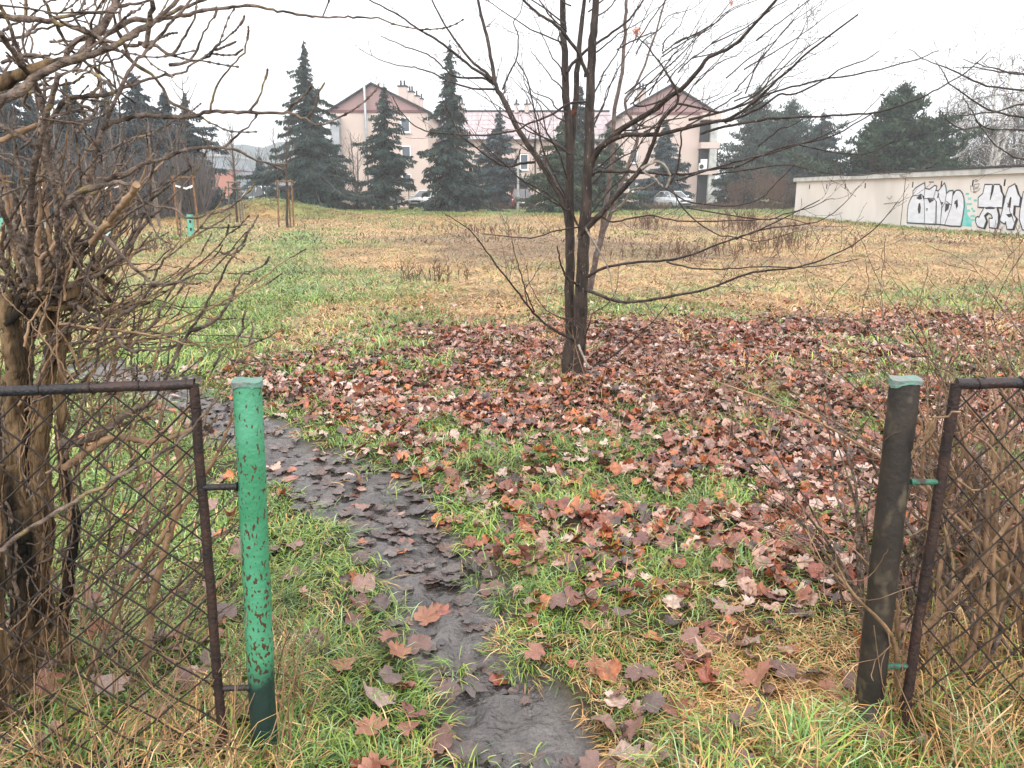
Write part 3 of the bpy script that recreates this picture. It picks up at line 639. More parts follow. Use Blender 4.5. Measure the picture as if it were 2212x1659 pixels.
for pts, Y, r0, r1 in [([(15, 640), (30, 800), (28, 1000), (40, 1200), (45, 1400), (50, 1760)], 2.15, 26, 44), ([(98, 640), (108, 760), (86, 980), (95, 1150), (85, 1350), (78, 1740)], 2.3, 17, 36),
                       ([(150, 690), (128, 850), (140, 1000), (158, 1150), (142, 1330), (132, 1730)], 2.25, 10, 18), ([(-60, 600), (-40, 900), (-20, 1200), (-10, 1760)], 2.3, 26, 50),
                       ([(60, 700), (55, 900), (70, 1150), (110, 1400), (108, 1740)], 2.45, 15, 26), ([(0, 1000), (-10, 1300), (20, 1740)], 2.0, 14, 26)]:
    P, R = traced(pts, Y, Y, r0*.70, r1*.60, pf, rg, .006); Q, r = knob(st, P, R, rg, .15, .12); st.tube(Q, r, 14, 1, bump=.22, rng=rg)
    cum = np.linspace(0, 1, len(Q)); nst = 46
    for k in range(nst):      # fibrous strands and plates that make up the shaggy surface
        a0 = rg.random()*6.28; tw_ = rg.normal(0, .5); a = a0+tw_*cum+.18*np.sin(cum*rg.uniform(8, 30)+k)
        u0 = rg.random()*.8; u1 = u0+rg.uniform(.12, .5); ok = (cum >= u0) & (cum <= u1)
        if ok.sum() < 4: continue
        off = np.stack([np.cos(a)*r, np.sin(a)*r, 0*a], -1)*rg.uniform(.93, 1.10); w_ = rg.uniform(.0015, .0055)
        rr_ = w_*(.5+.9*vn(cum*40, cum*0+k, 1, k)); st.tube((Q+off)[ok], rr_[ok], 4, int(rg.choice([0, 1, 1, 2])), bump=.4, rng=rg)
    for k in range(14):       # splinters standing off
        i = rg.integers(2, len(P)-3); a = rg.random()*6.28; off = np.array([math.cos(a), math.sin(a)*.6-.4, 0])*R[i]*1.0; j = min(len(P)-1, i+2)
        st.tube([P[i]+off, (P[i]+P[j])/2+off*1.10, P[j]+off*rg.uniform(1.0, 1.5)], [.003, rg.uniform(.003, .006), .0012], 4, 1)
for k in range(120):   # knotty crown of old pruned ends
    p = at(rg.normal(88, 52), rg.normal(640, 26), 2.25+rg.normal(0, .09)); d = rg.normal(0, 1, 3); d[2] = abs(d[2])*.8; d /= np.linalg.norm(d); l = rg.uniform(.02, .06)
    st.tube([p-d*l, p-d*l*.2+rg.normal(0, .005, 3), p+d*l*.5, p+d*l], [.006, rg.uniform(.006, .014), rg.uniform(.004, .010), .003], 7, int(rg.random() < .6), bump=.35, rng=rg)
A = sh
A([(-120, 60), (0, 75), (100, 85), (200, 95), (300, 115), (400, 145), (500, 190), (560, 205), (640, 210)], 1.8, 1.9, 7, 3.4)
A([(220, 97), (290, 75), (380, 60), (480, 55), (560, 30), (660, 10), (760, -40)], 1.85, 2.0, 4, 2.4)
A([(480, 165), (540, 130), (600, 95), (700, 95), (780, 80), (850, 70), (920, 50), (1030, 40), (1120, 25), (1290, 50), (1430, 75), (1600, 80), (1750, 82)], 1.95, 2.3, 5.5, 1.6)
A([(560, 190), (640, 130), (720, 90), (840, 40), (960, -10)], 1.9, 2.0, 4, 3)
A([(-60, 500), (0, 470), (100, 410), (180, 350), (280, 300), (350, 270), (430, 250), (550, 200), (640, 150), (700, 110), (800, 20), (860, -60)], 1.75, 1.9, 11, 3, knb=.25)
A([(-80, 410), (0, 385), (80, 345), (170, 315), (280, 290), (350, 270)], 1.85, 1.85, 17, 9, m=1, knb=.15)
A([(350, 270), (400, 210), (470, 130), (520, 40), (560, -60)], 1.85, 1.95, 9, 7, knb=.2)
A([(310, 270), (330, 200), (430, 150), (520, 60)], 1.95, 2.0, 7, 4)
A([(160, 380), (185, 450), (200, 520), (232, 600), (215, 700), (260, 800), (330, 920), (400, 1010), (500, 1110), (570, 1190), (640, 1250), (700, 1300), (770, 1310)], 1.95, 1.9, 7, 2.6)
A([(320, 950), (400, 850), (470, 600), (560, 550), (680, 530), (800, 540), (900, 530), (970, 515), (1100, 515), (1290, 520), (1340, 522), (1410, 550), (1480, 572), (1565, 540)], 2.0, 1.9, 6, 1.6, tws_=1.2, ln=.12)
for q in [[(970, 515), (980, 460), (1000, 400), (1060, 310), (1120, 240), (1137, 188)], [(1150, 515), (1195, 450), (1220, 368)], [(1310, 520), (1360, 470), (1420, 420)], [(1420, 545), (1455, 490), (1470, 425)]]:
    A(q, 1.93, 1.9, 2.6, 1.5, tws_=1.5, ln=.04, lv=1)
A([(420, 900), (500, 820), (590, 800), (650, 760), (750, 730), (850, 690), (950, 680), (1030, 680), (1100, 690), (1170, 740), (1230, 750)], 1.95, 2.0, 5, 1.5, tws_=1.5, ln=.1)
A([(960, 672), (935, 640), (915, 590)], 1.98, 1.98, 2, 1.2, tws_=0); A([(1030, 680), (1100, 620), (1150, 575), (1178, 542)], 1.99, 2.0, 2.4, 1.3, tws_=1, ln=.04, lv=1)
A([(-60, 530), (0, 575), (80, 625), (170, 690), (220, 760), (250, 870), (262, 1000), (262, 1200)], 1.8, 1.95, 5, 5)
A([(-50, 680), (0, 650), (80, 610), (170, 575)], 1.9, 1.9, 7, 5, m=2)
A([(290, 1000), (310, 930), (330, 905), (420, 870), (500, 845), (590, 840), (620, 862)], 1.9, 1.9, 7, 3.4, knb=.5)
A([(270, 340), (245, 430), (220, 520), (170, 700), (150, 800), (140, 1050), (150, 1300)], 1.75, 2.0, 5, 7)
A([(-20, 880), (0, 940), (60, 1080), (120, 1150), (160, 1300)], 1.8, 2.0, 5, 7)
A([(628, 852), (610, 895), (530, 985), (480, 1050), (420, 1120)], 1.7, 1.9, 8, 6, m=2, tws_=0, knb=.1)
A([(560, 880), (650, 930), (720, 950), (800, 955), (850, 1000), (920, 1000), (980, 985)], 1.95, 1.95, 3, 1.6)
A([(180, 1330), (240, 1350), (400, 1440), (500, 1510), (540, 1560), (600, 1620), (660, 1612), (730, 1620)], 2.15, 2.0, 5, 3)
A([(200, 1340), (400, 1290), (560, 1180), (660, 1040), (800, 900)], 2.1, 2.0, 5, 3)
A([(500, 1510), (560, 1450), (640, 1400), (700, 1310), (740, 1220), (850, 1120)], 2.05, 1.95, 4.5, 1.6)
A([(690, 1320), (800, 1310), (880, 1272), (975, 1250)], 1.98, 1.95, 3.4, 1.6)
A([(760, 1750), (820, 1620), (870, 1530), (930, 1440), (1010, 1290), (1060, 1200), (1112, 1128)], 2.05, 1.95, 3.6, 1.6, tws_=1.5, ln=.07)
A([(870, 1530), (990, 1480), (1060, 1380), (1112, 1270), (1150, 1250)], 2.0, 1.95, 4, 1.4, tws_=1.5, ln=.07)
A([(600, 1610), (650, 1540), (720, 1480), (740, 1430), (800, 1320), (870, 1250)], 2.05, 2.0, 3.4, 1.6)
A([(985, 1690), (1010, 1640), (1030, 1600), (1090, 1560), (1122, 1508)], 2.1, 2.0, 2, 1.2, tws_=1, ln=.08)
A([(150, 800), (200, 640), (270, 500), (320, 450), (480, 440), (580, 400), (700, 360), (830, 330), (930, 270)], 1.95, 1.9, 6, 1.8)
A([(560, 230), (620, 290), (700, 345), (750, 400), (780, 470), (850, 500), (900, 525)], 1.9, 1.95, 4, 2)
A([(640, 200), (720, 210), (790, 260), (840, 180), (880, 120), (900, 60)], 1.9, 1.9, 4, 1.8)
A([(780, 300), (860, 290), (940, 270), (1000, 210), (1060, 160)], 1.92, 1.92, 3.2, 1.6, tws_=2, ln=.06)
A([(780, 300), (890, 270), (930, 170), (985, 80)], 1.92, 1.92, 3, 1.6, tws_=2, ln=.06)
A([(700, 0), (690, 120), (665, 215)], 1.6, 1.65, 5, 5, tws_=0)
A([(470, 600), (540, 450), (610, 300), (700, 210), (800, 90), (900, -20)], 1.85, 1.9, 4, 2.6)
A([(0, 150), (60, 240), (130, 340), (180, 420)], 1.7, 1.9, 6, 5); A([(-60, -60), (20, 60), (70, 200), (140, 340)], 1.75, 1.85, 4, 3)
A([(330, 40), (360, 110), (420, 180), (520, 230)], 1.9, 1.9, 3, 2); A([(200, 0), (290, 170), (350, 250), (480, 350)], 1.9, 2.0, 3.4, 2.6)
for it in range(84):   # upright shoots from the knotty head and the tangle above it
    x0 = rg.normal(200, 120); y0 = rg.uniform(1180, 1420); l = rg.uniform(120, 760); a = R_(rg.normal(12, 26))
    Ya = rg.uniform(2.0, 2.5); pts = [(x0+math.sin(a)*l*k/4+rg.normal(0, 10), y0-math.cos(a)*l*k/4+rg.normal(0, 8)) for k in range(5)]
    A(pts, Ya, Ya+rg.normal(0, .18), rg.uniform(2.4, 5.5), 1.6, m=int(rg.random() < .38)*2, tws_=1.6, ln=.14, lv=1, sides=6)
for it in range(36):
    x0 = rg.uniform(-40, 620); y0 = rg.uniform(60, 900); l = rg.uniform(200, 480); a = rg.uniform(-1.2, 1.9)
    Ya = rg.uniform(1.9, 2.6); pts = [(x0+math.sin(a)*l*k/4+rg.normal(0, 12), y0-math.cos(a)*l*k/4+rg.normal(0, 12)) for k in range(5)]
    A(pts, Ya, Ya+rg.normal(0, .15), rg.uniform(1.8, 4), 1.3, tws_=2.2, ln=.15, lv=1, sides=6)
for it in range(40):   # low side growth seen through and beside the wire
    x0 = rg.uniform(0, 420); y0 = rg.uniform(1000, 1640); l = rg.uniform(120, 420); a = R_(rg.normal(48, 25))
    Ya = rg.uniform(2.05, 2.6); pts = [(x0+math.sin(a)*l*k/4+rg.normal(0, 8), y0-math.cos(a)*l*k/4+rg.normal(0, 8)) for k in range(5)]
    A([p for p in pts], Ya, Ya+.1, rg.uniform(1.6, 4.2), 1.1, fn=pf, m=int(rg.random() < .5)*2, tws_=2, ln=.12, lv=1, sides=6)
for it in range(72):   # twigs fanning out of the knotty head over the field
    x0 = rg.normal(120, 60); y0 = rg.uniform(600, 900); l = rg.uniform(120, 420); a = R_(rg.normal(42, 34))
    Ya = rg.uniform(2.0, 2.45); b_ = rg.normal(0, .25); pts = [(x0+math.sin(a+b_*k/4)*l*k/4+rg.normal(0, 6), y0-math.cos(a+b_*k/4)*l*k/4*.85+rg.normal(0, 6)) for k in range(5)]
    A(pts, Ya, Ya+rg.normal(0, .1), rg.uniform(1.2, 3.4), .9, fn=pf, m=int(rg.random() < .55)*2, tws_=2.4, ln=.13, lv=1, sides=5)
for it in range(150):   # fine tan shoots round the stems and through the wire
    x0 = rg.uniform(-60, 330); y0 = rg.uniform(760, 1700); l = rg.uniform(140, 520); a = R_(rg.normal(14, 34))
    Ya = rg.uniform(1.97, 2.45); pts = [(x0+math.sin(a)*l*k/4+rg.normal(0, 7), y0-math.cos(a)*l*k/4+rg.normal(0, 7)) for k in range(5)]
    A(pts, Ya, Ya+rg.normal(0, .08), rg.uniform(1.0, 2.8), .8, fn=pf, m=int(rg.random() < .65)*2, tws_=1.8, ln=.12, lv=1, sides=5)
for q, r0, r1 in [([(130, 960), (200, 945), (280, 890), (335, 868)], 10, 6), ([(140, 1010), (240, 945), (330, 955), (420, 925)], 8, 4), ([(290, 1640), (330, 1300), (368, 1150), (392, 1040), (380, 960)], 8, 5), ([(150, 1560), (260, 1300), (380, 1120), (470, 980), (500, 900)], 6, 2.5)]:
    A(q, 2.2, 2.15, r0, r1, fn=pf, m=2 if r0 < 9 else 0, tws_=1.5, ln=.12)
SM = [M['shrub'], M['shrub_old'], M['cane']]
s0 = st.build('stem', SM, shrub); br.build('branch', SM, s0); tw.build('twigs', M['shrub'], s0)
# the loose cane that leans in front of the wire
mb = MB(); P, R = traced([(-160, 1250), (0, 1183), (100, 1120), (220, 1050), (330, 990), (400, 942), (436, 898), (470, 860)], 1.55, 1.85, 6, 2.6, pf, rg, .002); mb.tube(P, R, 8, 0, bump=.08, rng=rg)
tag(mb.build('loose_cane', M['shrub']), 'long grey cane leaning across the front of the left wire panel', 'branch')

# ------------------------------------------------------------------ shrub on the right
rg = np.random.default_rng(77)
shr = thing('thin_caned_shrub', (1.9, 2.6, 0), 'leafless shrub of thin tan canes growing behind the right wire panel', 'shrub')
st = MB(); br = MB()
for it in range(150):
    y0 = rg.uniform(2.08, 3.0); x0 = y0*rg.uniform(.50, .98)-.05; hgt = rg.uniform(.6, 1.35)*(.8+.3*(x0/y0-.5)/.4); lean = rg.normal(-.05, .33); ly = rg.normal(0, .18)
    k = 6; t = np.linspace(0, 1, k)
    P = np.stack([x0+lean*hgt*t+rg.normal(0, .015, k)+lean*.35*t**3, y0+ly*t+rg.normal(0, .012, k), -.02+hgt*(t-.22*abs(lean)*t**3)], -1); P = smooth(P, 3)
    R = np.linspace(rg.uniform(.004, .012), .0016, len(P)); m = int(rg.random() < .55)
    (st if R[0] > .007 else br).tube(P, R, 6, m, bump=.1, rng=rg); sprout(br, P, R*.75, 4.2, .30, rg, 2, up=.1, ang=(30, 75), sides=3, rmin=.0011, start=.25, mat=m, kink=.2)
for q, y_, r0 in [([(2010, 905), (1985, 960), (1945, 1035)], 1.9, 3), ([(2075, 890), (2020, 905), (2000, 930), (1952, 1010), (1940, 1065)], 1.9, 2.4), ([(2090, 930), (2150, 980), (2180, 1060)], 1.92, 2.4),
                  ([(2240, 1000), (2100, 1060), (2000, 900), (1900, 780)], 2.2, 3), ([(2060, 1700), (2110, 1350), (2150, 1100), (2200, 880)], 2.3, 9), ([(2140, 1700), (2160, 1330), (2175, 1150), (2230, 950)], 2.25, 11),
                  ([(2020, 900), (1990, 1010), (2020, 1120), (1960, 1160)], 2.1, 5), ([(2000, 1480), (2030, 1250), (2040, 1130), (1990, 1020), (1970, 940)], 2.15, 6)]:
    P, R = traced(q, y_, y_+.1, r0, 1.6, pf, rg, .003); st.tube(P, R, 7, 0, bump=.1, rng=rg); sprout(br, P, R*.7, 3, .2, rg, 1, sides=3, rmin=.0012)
s1 = st.build('cane', [M['cane'], M['shrub']], shr); br.build('twigs', [M['cane'], M['shrub']], s1)
# low dead stems in front of the left panel and on the litter
dd = MB()
def deadstem(cx, cy, rx, ry, n, h, m=0):
    for _ in range(n):
        x = cx+rg.uniform(-rx, rx); y = cy+rg.uniform(-ry, ry); z = float(gz(x, y)); l = h*rg.uniform(.4, 1.2); a = rg.random()*6.28; e = rg.uniform(.5, 1.5)
        d = np.array([math.cos(a)*math.cos(e), math.sin(a)*math.cos(e), math.sin(e)]); P = [np.array([x, y, z])]
        for k in range(4): d = d+rg.normal(0, .12, 3); d /= np.linalg.norm(d); P.append(P[-1]+d*l/4)
        P = np.array(P); R = np.linspace(.0022, .001, 5)*(1+cy*.06); dd.tube(P, R, 4, m, cap=False)
        if rg.random() < .6: sprout(dd, P, R, 9/h*.4, h*.3, rg, 1, sides=3, rmin=.0008+cy*.00008, mat=m)
deadstem(-1.1, 1.75, .55, .4, 170, .42); deadstem(1.45, 1.95, .4, .3, 90, .35); deadstem(2.0, 5.8, 2.2, 1.3, 110, .45); deadstem(-.3, 6.8, 1.6, .8, 25, .4); deadstem(2.6, 4.2, 1.2, 1., 50, .3)
o = dd.build('dead_stems', M['cane']); struct(o, 'stuff', 'thin dead brown stems standing in the leaves and grass'); o['category'] = 'dead stems'

# ------------------------------------------------------------------ gate posts and wire panels
def post(name, top, bot, Yt, Yb, r, mt, label, capm, rs):
    pt = at(*top, Yt); pb = at(*bot, Yb); d = (pt-pb)/np.linalg.norm(pt-pb); pb = pb-d*(pb[2]+.1)/d[2]
    o = thing(name, (pb[0], pb[1], 0), label, 'post'); mb = MB(); n = 24; t = np.linspace(0, 1, n)[:, None]
    P = pb+(pt-pb)*t+rs.normal(0, .0006, (n, 3)); mb.tube(P, r*(1+rs.normal(0, .006, n)), 32, 0); mb.build('post_pipe', mt, o)
    c = MB(); a = np.arange(32)*2*math.pi/32; rim = r*1.07+rs.normal(0, .0006, 32)
    top_ = np.stack([pt[0]+rim*np.cos(a), pt[1]+rim*np.sin(a), pt[2]+.004+.003*np.sin(a*3)], -1); low = top_.copy(); low[:, 2] -= .012+.010*np.clip(np.sin(a*2.+1.), 0, 1)+rs.normal(0, .0012, 32); low[:, :2] = pt[:2]+(low[:, :2]-pt[:2])*1.01
    dome = pt+np.array([0, 0, .008]); inn = top_*.55+dome*.45
    V = np.vstack([low, top_, inn, [dome]]); f = []
    for i in range(32):
        j = (i+1) % 32; f += [(i, j, 32+j, 32+i), (32+i, 32+j, 64+j, 64+i), (64+i, 64+j, 96, 96)]
    c.add(V, [q if q[2] != q[3] else q[:3] for q in f], 0); c.build('cap', capm, o); return o
rs = np.random.default_rng(8)
post('gate_post', (534, 824), (573, 1650), 1.88, 1.86, .0345, M['post_green'], 'green painted steel post speckled with rust at the left of the opening', M['cap_green'], rs)
post('gate_post', (1956, 820), (1872, 1560), 2.0, 1.97, .0375, M['post_brown'], 'dark brown rusty leaning post at the right of the opening', M['cap_green'], rs)
def panel(label, TL, TR, BR, BL, loc, brackets, twists, r=.0125, du=0.):
    o = thing('chain_link_fence', loc, label, 'wire fence'); TL, TR, BR, BL = [np.array(p) for p in (TL, TR, BR, BL)]
    W = np.linalg.norm(TR-TL); Hh = np.linalg.norm(TL-BL)
    f = MB()
    def tb(a, b, rr, m): n = 14; t = np.linspace(0, 1, n)[:, None]; P = a+(b-a)*t+rs.normal(0, .0009, (n, 3)); f.tube(P, rr, 16, m)
    tb(TL, TR, r, 0); tb(TR, BR, r*.95, 1); tb(TL, BL, r*.95, 1); tb(BL, BR, r*.9, 1)
    f.build('frame', [M['frame'], M['rustpipe']], o)
    wv = MB(); dg = .108; pt = lambda u, v: (TL*(1-u/W)+TR*u/W)*(1-v/Hh)+(BL*(1-u/W)+BR*u/W)*(v/Hh)
    def wv_line(c, s):
        pts = []; N = 400
        us = np.linspace(0, W, int(W/dg*4)+1); vs = s*(us)+c
        ok = (vs > 0) & (vs < Hh); us, vs = us[ok], vs[ok]
        if len(us) < 2: return
        P = np.array([pt(a, b) for a, b in zip(us, vs)]); k = np.arange(len(us))
        P[:, 1] += .0035*np.sin(us/dg*2*math.pi+(0 if s > 0 else math.pi)); P += .004*np.stack([vn(us, vs, .2, 1)-.5, vn(us, vs, .2, 2)-.5, vn(us, vs, .2, 3)-.5], -1)
        wv.tube(P, .0024, 5, 0)
    for c in np.arange(-W*1.1-Hh, Hh+W, dg): wv_line(c+du, 1.08); wv_line(c+Hh*.5+du, -1.08)
    for a in np.arange(dg/2, W, dg):       # turns of wire round the top rail
        p = pt(a, 0); q = pt(a, .03); t = np.linspace(0, 2*math.pi*1.3, 12)
        wv.tube(np.stack([p[0]+(t-4)*.003, p[1]+(r+.002)*np.cos(t), p[2]+(r+.002)*np.sin(t)], -1), .0018, 4, 0)
    for v in np.arange(.06, Hh, dg*1.08):
        e = pt(W if brackets[0][0][0] < 1000 else 0, v); t = np.linspace(0, 2*math.pi, 9)
        wv.tube(np.stack([e[0]+(r+.001)*np.cos(t), e[1]+(r+.001)*np.sin(t), e[2]+0*t], -1), .0016, 4, 0)
    wv.build('chain_link_mesh', M['wire'], o)
    for (a, b, Ya, Yb, m) in brackets:
        bm = MB(); A_ = at(*a, Ya); B_ = at(*b, Yb); bm.tube([A_+(B_-A_)*t for t in np.linspace(0, 1, 6)], .0085, 10, 0, bump=.1, rng=rs)
        d = (B_-A_)/np.linalg.norm(B_-A_); bm.tube([B_-d*.006, B_-d*.001], .0125, 10, 0); bm.build('bracket', m, o)
TR = at(418, 829, 1.87); BR = at(483, 1625, 1.84); TL = at(-560, 868, 1.66); BL = at(-560, 1900, 1.64)
BL[2] = BR[2]
panel('rusty tube framed chain link panel left of the green post', TL, TR, BR, BL, (TR[0], TR[1], 0), [((436, 1053), (514, 1051), 1.86, 1.86, M['frame']), ((478, 1487), (542, 1485), 1.85, 1.85, M['frame'])], None)
TL = at(2066, 829, 1.99); BL = at(1958, 1500, 1.95); TR = at(2680, 822, 1.93); BR = TR.copy(); BL[2] = .03; BR[2] = .03; BR[0] -= .05
panel('dark tube framed chain link panel right of the brown post', TL, TR, BR, BL, (BL[0], BL[1], 0), [((1968, 1041), (2030, 1041), 1.98, 1.98, M['flake_green']), ((1905, 1440), (1968, 1438), 1.96, 1.96, M['flake_green'])], None, r=.0145, du=.03)
# ================================================================== conifers
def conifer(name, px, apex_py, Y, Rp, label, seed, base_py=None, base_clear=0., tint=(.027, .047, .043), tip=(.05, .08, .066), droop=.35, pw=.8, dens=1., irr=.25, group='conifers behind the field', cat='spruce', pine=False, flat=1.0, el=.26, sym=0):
    rg = np.random.default_rng(seed); a = at(px, apex_py, Y); z0 = float(gz(a[0], Y)); Ht = a[2]-z0; Rm = Rp*Y/F
    lx_ = 0
    root = thing(name, (a[0], Y, z0), label, cat, group); tr = MB(); tr.tube([(a[0], Y, z0-.2), (a[0], Y, z0+Ht*.3), (a[0]+.1, Y, z0+Ht*.6), (a[0], Y, z0+Ht)], [Ht*.017, Ht*.013, Ht*.008, .02], 8, 0)
    V = []; C = []; tint = np.array(tint); tip = np.array(tip)
    zz = base_clear*Ht+.15
    while zz < Ht-.1:
        f = zz/Ht; prof = min((1-f)**pw, 1.9*(1-f))*Rm*(1 if f > .06 else .8+3.3*f)*1.06*(1-.36*sym*float(sstep(.30, .60, f))); nb = int(5+7*(1-f))
        lay = 1+rg.normal(0, irr*.45)
        for k in range(nb):
            if rg.random() < .10: continue
            az = rg.random()*6.28; l = max(.08, prof*lay*(1+rg.normal(0, irr))*(.70+.62*float(vn(math.cos(az)*1.1+seed, math.sin(az)*1.1+zz*.55, 1., seed)))); n = max(4, int(l/.16))
            t = (np.arange(n)+.5)/n; up0 = rg.normal(.0, .1); zc = zz+rg.normal(0, .12)
            bz = zc+l*(up0*t-droop*t*t+ (droop*.55)*t**4)+(pine*.25*l*t)
            cx = a[0]+math.cos(az)*l*t; cy = Y+math.sin(az)*l*t*flat
            tr.tube(np.stack([cx, cy, bz], -1)[::max(1, n//4)] if n > 7 else np.stack([cx, cy, bz], -1), .018+.01*(1-f), 3, 0, cap=False)
            m = int((12 if not pine else 12)*dens)
            wv = .10+.30*l*np.sin(np.clip(t*1.15, 0, 1)*math.pi)*.5
            T = np.repeat(np.arange(n), m); N = len(T)
            off = (rg.random(N)*2-1)*wv[T]; px_, py_ = -math.sin(az), math.cos(az)
            P0 = np.stack([cx[T]+px_*off, cy[T]+py_*off, bz[T]-abs(off)*.25+rg.normal(0, .05, N)], -1)
            if pine: D = rg.normal(0, 1, (N, 3)); D[:, 2] = abs(D[:, 2])*.9+.1; P0 += rg.normal(0, .13, (N, 3))
            else: D = np.stack([math.cos(az)*.55+px_*np.sign(off)*.5, math.sin(az)*.55+py_*np.sign(off)*.5, -.25-droop*2.2*rg.random(N)], -1)+rg.normal(0, .28, (N, 3))
            D /= np.linalg.norm(D, axis=1)[:, None]; Ln = el*(.5+.9*rg.random(N))*(.35+.65*min(1., prof/1.2)); Wd = np.cross(D, rg.normal(0, 1, (N, 3))); Wd /= np.linalg.norm(Wd, axis=1)[:, None]
            Wd *= (el*.20*(.6+.8*rg.random(N))*(.5+.5*min(1., prof/1.2)))[:, None]
            V.append(np.stack([P0-Wd, P0+Wd, P0+D*Ln[:, None]+Wd*.5, P0+D*Ln[:, None]-Wd*.5], 1).reshape(-1, 3))
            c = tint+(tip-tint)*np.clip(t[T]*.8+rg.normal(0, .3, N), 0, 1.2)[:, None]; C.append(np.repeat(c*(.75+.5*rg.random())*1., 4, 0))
        zz += .19+.18*(1-f)*rg.random()+.04
    V = np.concatenate(V); C = np.concatenate(C)*.72; mb = MB(); mb.add(V, np.arange(len(V)).reshape(-1, 4), 0, C)
    t_ = tr.build('trunk', M['trunk_far'], root); mb.build('crown', M['needle'], root); return root
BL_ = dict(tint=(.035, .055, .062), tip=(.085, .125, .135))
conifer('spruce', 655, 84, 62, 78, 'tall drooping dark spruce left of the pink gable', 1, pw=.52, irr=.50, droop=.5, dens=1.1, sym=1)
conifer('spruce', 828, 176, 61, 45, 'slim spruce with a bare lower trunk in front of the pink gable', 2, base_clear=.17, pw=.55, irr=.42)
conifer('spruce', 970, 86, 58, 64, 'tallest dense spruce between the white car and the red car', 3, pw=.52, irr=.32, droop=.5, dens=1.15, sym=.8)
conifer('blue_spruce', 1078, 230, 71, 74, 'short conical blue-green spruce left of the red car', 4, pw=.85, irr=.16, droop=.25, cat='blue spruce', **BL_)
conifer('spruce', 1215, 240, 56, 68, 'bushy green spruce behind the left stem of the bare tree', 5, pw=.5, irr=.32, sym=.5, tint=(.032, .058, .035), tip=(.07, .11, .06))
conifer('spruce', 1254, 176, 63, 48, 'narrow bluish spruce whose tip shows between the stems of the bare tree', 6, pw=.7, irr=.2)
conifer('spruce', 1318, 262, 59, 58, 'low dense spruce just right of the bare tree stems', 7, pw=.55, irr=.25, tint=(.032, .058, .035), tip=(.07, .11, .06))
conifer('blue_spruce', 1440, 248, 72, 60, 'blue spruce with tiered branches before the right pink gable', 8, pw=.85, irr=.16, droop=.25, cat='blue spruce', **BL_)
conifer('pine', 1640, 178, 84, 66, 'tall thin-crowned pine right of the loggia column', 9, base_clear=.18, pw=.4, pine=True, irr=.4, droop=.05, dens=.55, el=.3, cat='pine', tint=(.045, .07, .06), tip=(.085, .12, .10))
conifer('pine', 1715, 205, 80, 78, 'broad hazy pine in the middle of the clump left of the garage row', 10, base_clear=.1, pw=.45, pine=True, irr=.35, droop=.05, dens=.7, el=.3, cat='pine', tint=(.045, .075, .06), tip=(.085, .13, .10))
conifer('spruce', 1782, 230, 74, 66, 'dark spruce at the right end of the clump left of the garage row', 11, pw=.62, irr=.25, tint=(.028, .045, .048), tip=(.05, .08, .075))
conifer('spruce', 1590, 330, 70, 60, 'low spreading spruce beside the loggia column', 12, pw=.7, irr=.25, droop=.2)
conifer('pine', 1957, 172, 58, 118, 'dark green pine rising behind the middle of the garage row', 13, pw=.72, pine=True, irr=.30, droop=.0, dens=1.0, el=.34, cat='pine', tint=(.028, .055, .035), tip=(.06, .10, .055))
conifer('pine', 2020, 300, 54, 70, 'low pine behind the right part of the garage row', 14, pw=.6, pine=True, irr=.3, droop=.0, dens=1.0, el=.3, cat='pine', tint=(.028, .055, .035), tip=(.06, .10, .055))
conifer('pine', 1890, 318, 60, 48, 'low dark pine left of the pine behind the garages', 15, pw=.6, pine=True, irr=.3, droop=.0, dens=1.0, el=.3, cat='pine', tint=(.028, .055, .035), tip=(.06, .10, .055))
for k, (px, ap, Y, rp, lab) in enumerate([(-30, 120, 46, 80, 'dark spruce at the far left edge behind the tangled shrub'), (60, 200, 50, 62, 'second spruce from the left in the dark row'), (140, 176, 52, 60, 'third spruce from the left in the dark row'), (222, 186, 52, 60, 'middle spruce of the dark left row'),
                                   (285, 158, 50, 58, 'tallest spruce in the right half of the dark left row'), (350, 196, 54, 56, 'spruce second from the right end of the dark left row'), (396, 205, 53, 38, 'bluish spruce at the right end of the dark left row'), (-120, 150, 44, 70, 'dark spruce beyond the left edge of the picture')]):
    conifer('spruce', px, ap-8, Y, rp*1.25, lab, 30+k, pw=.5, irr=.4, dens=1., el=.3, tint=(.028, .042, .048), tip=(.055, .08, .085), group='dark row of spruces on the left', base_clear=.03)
for k, (px, ap, Y, rp, lab) in enumerate([(470, 398, 66, 34, 'small low spruce left of the far young tree'), (508, 384, 70, 30, 'small low spruce right behind the far young tree'), (560, 330, 74, 52, 'hazy bushy spruce left of the tallest left spruce'), (585, 402, 64, 28, 'little blue spruce beside the mound')]):
    conifer('small_spruce', px, ap, Y, rp, lab, 50+k, pw=.8, irr=.2, el=.3, group='small spruces beyond the mound', **(BL_ if k > 1 else {}))

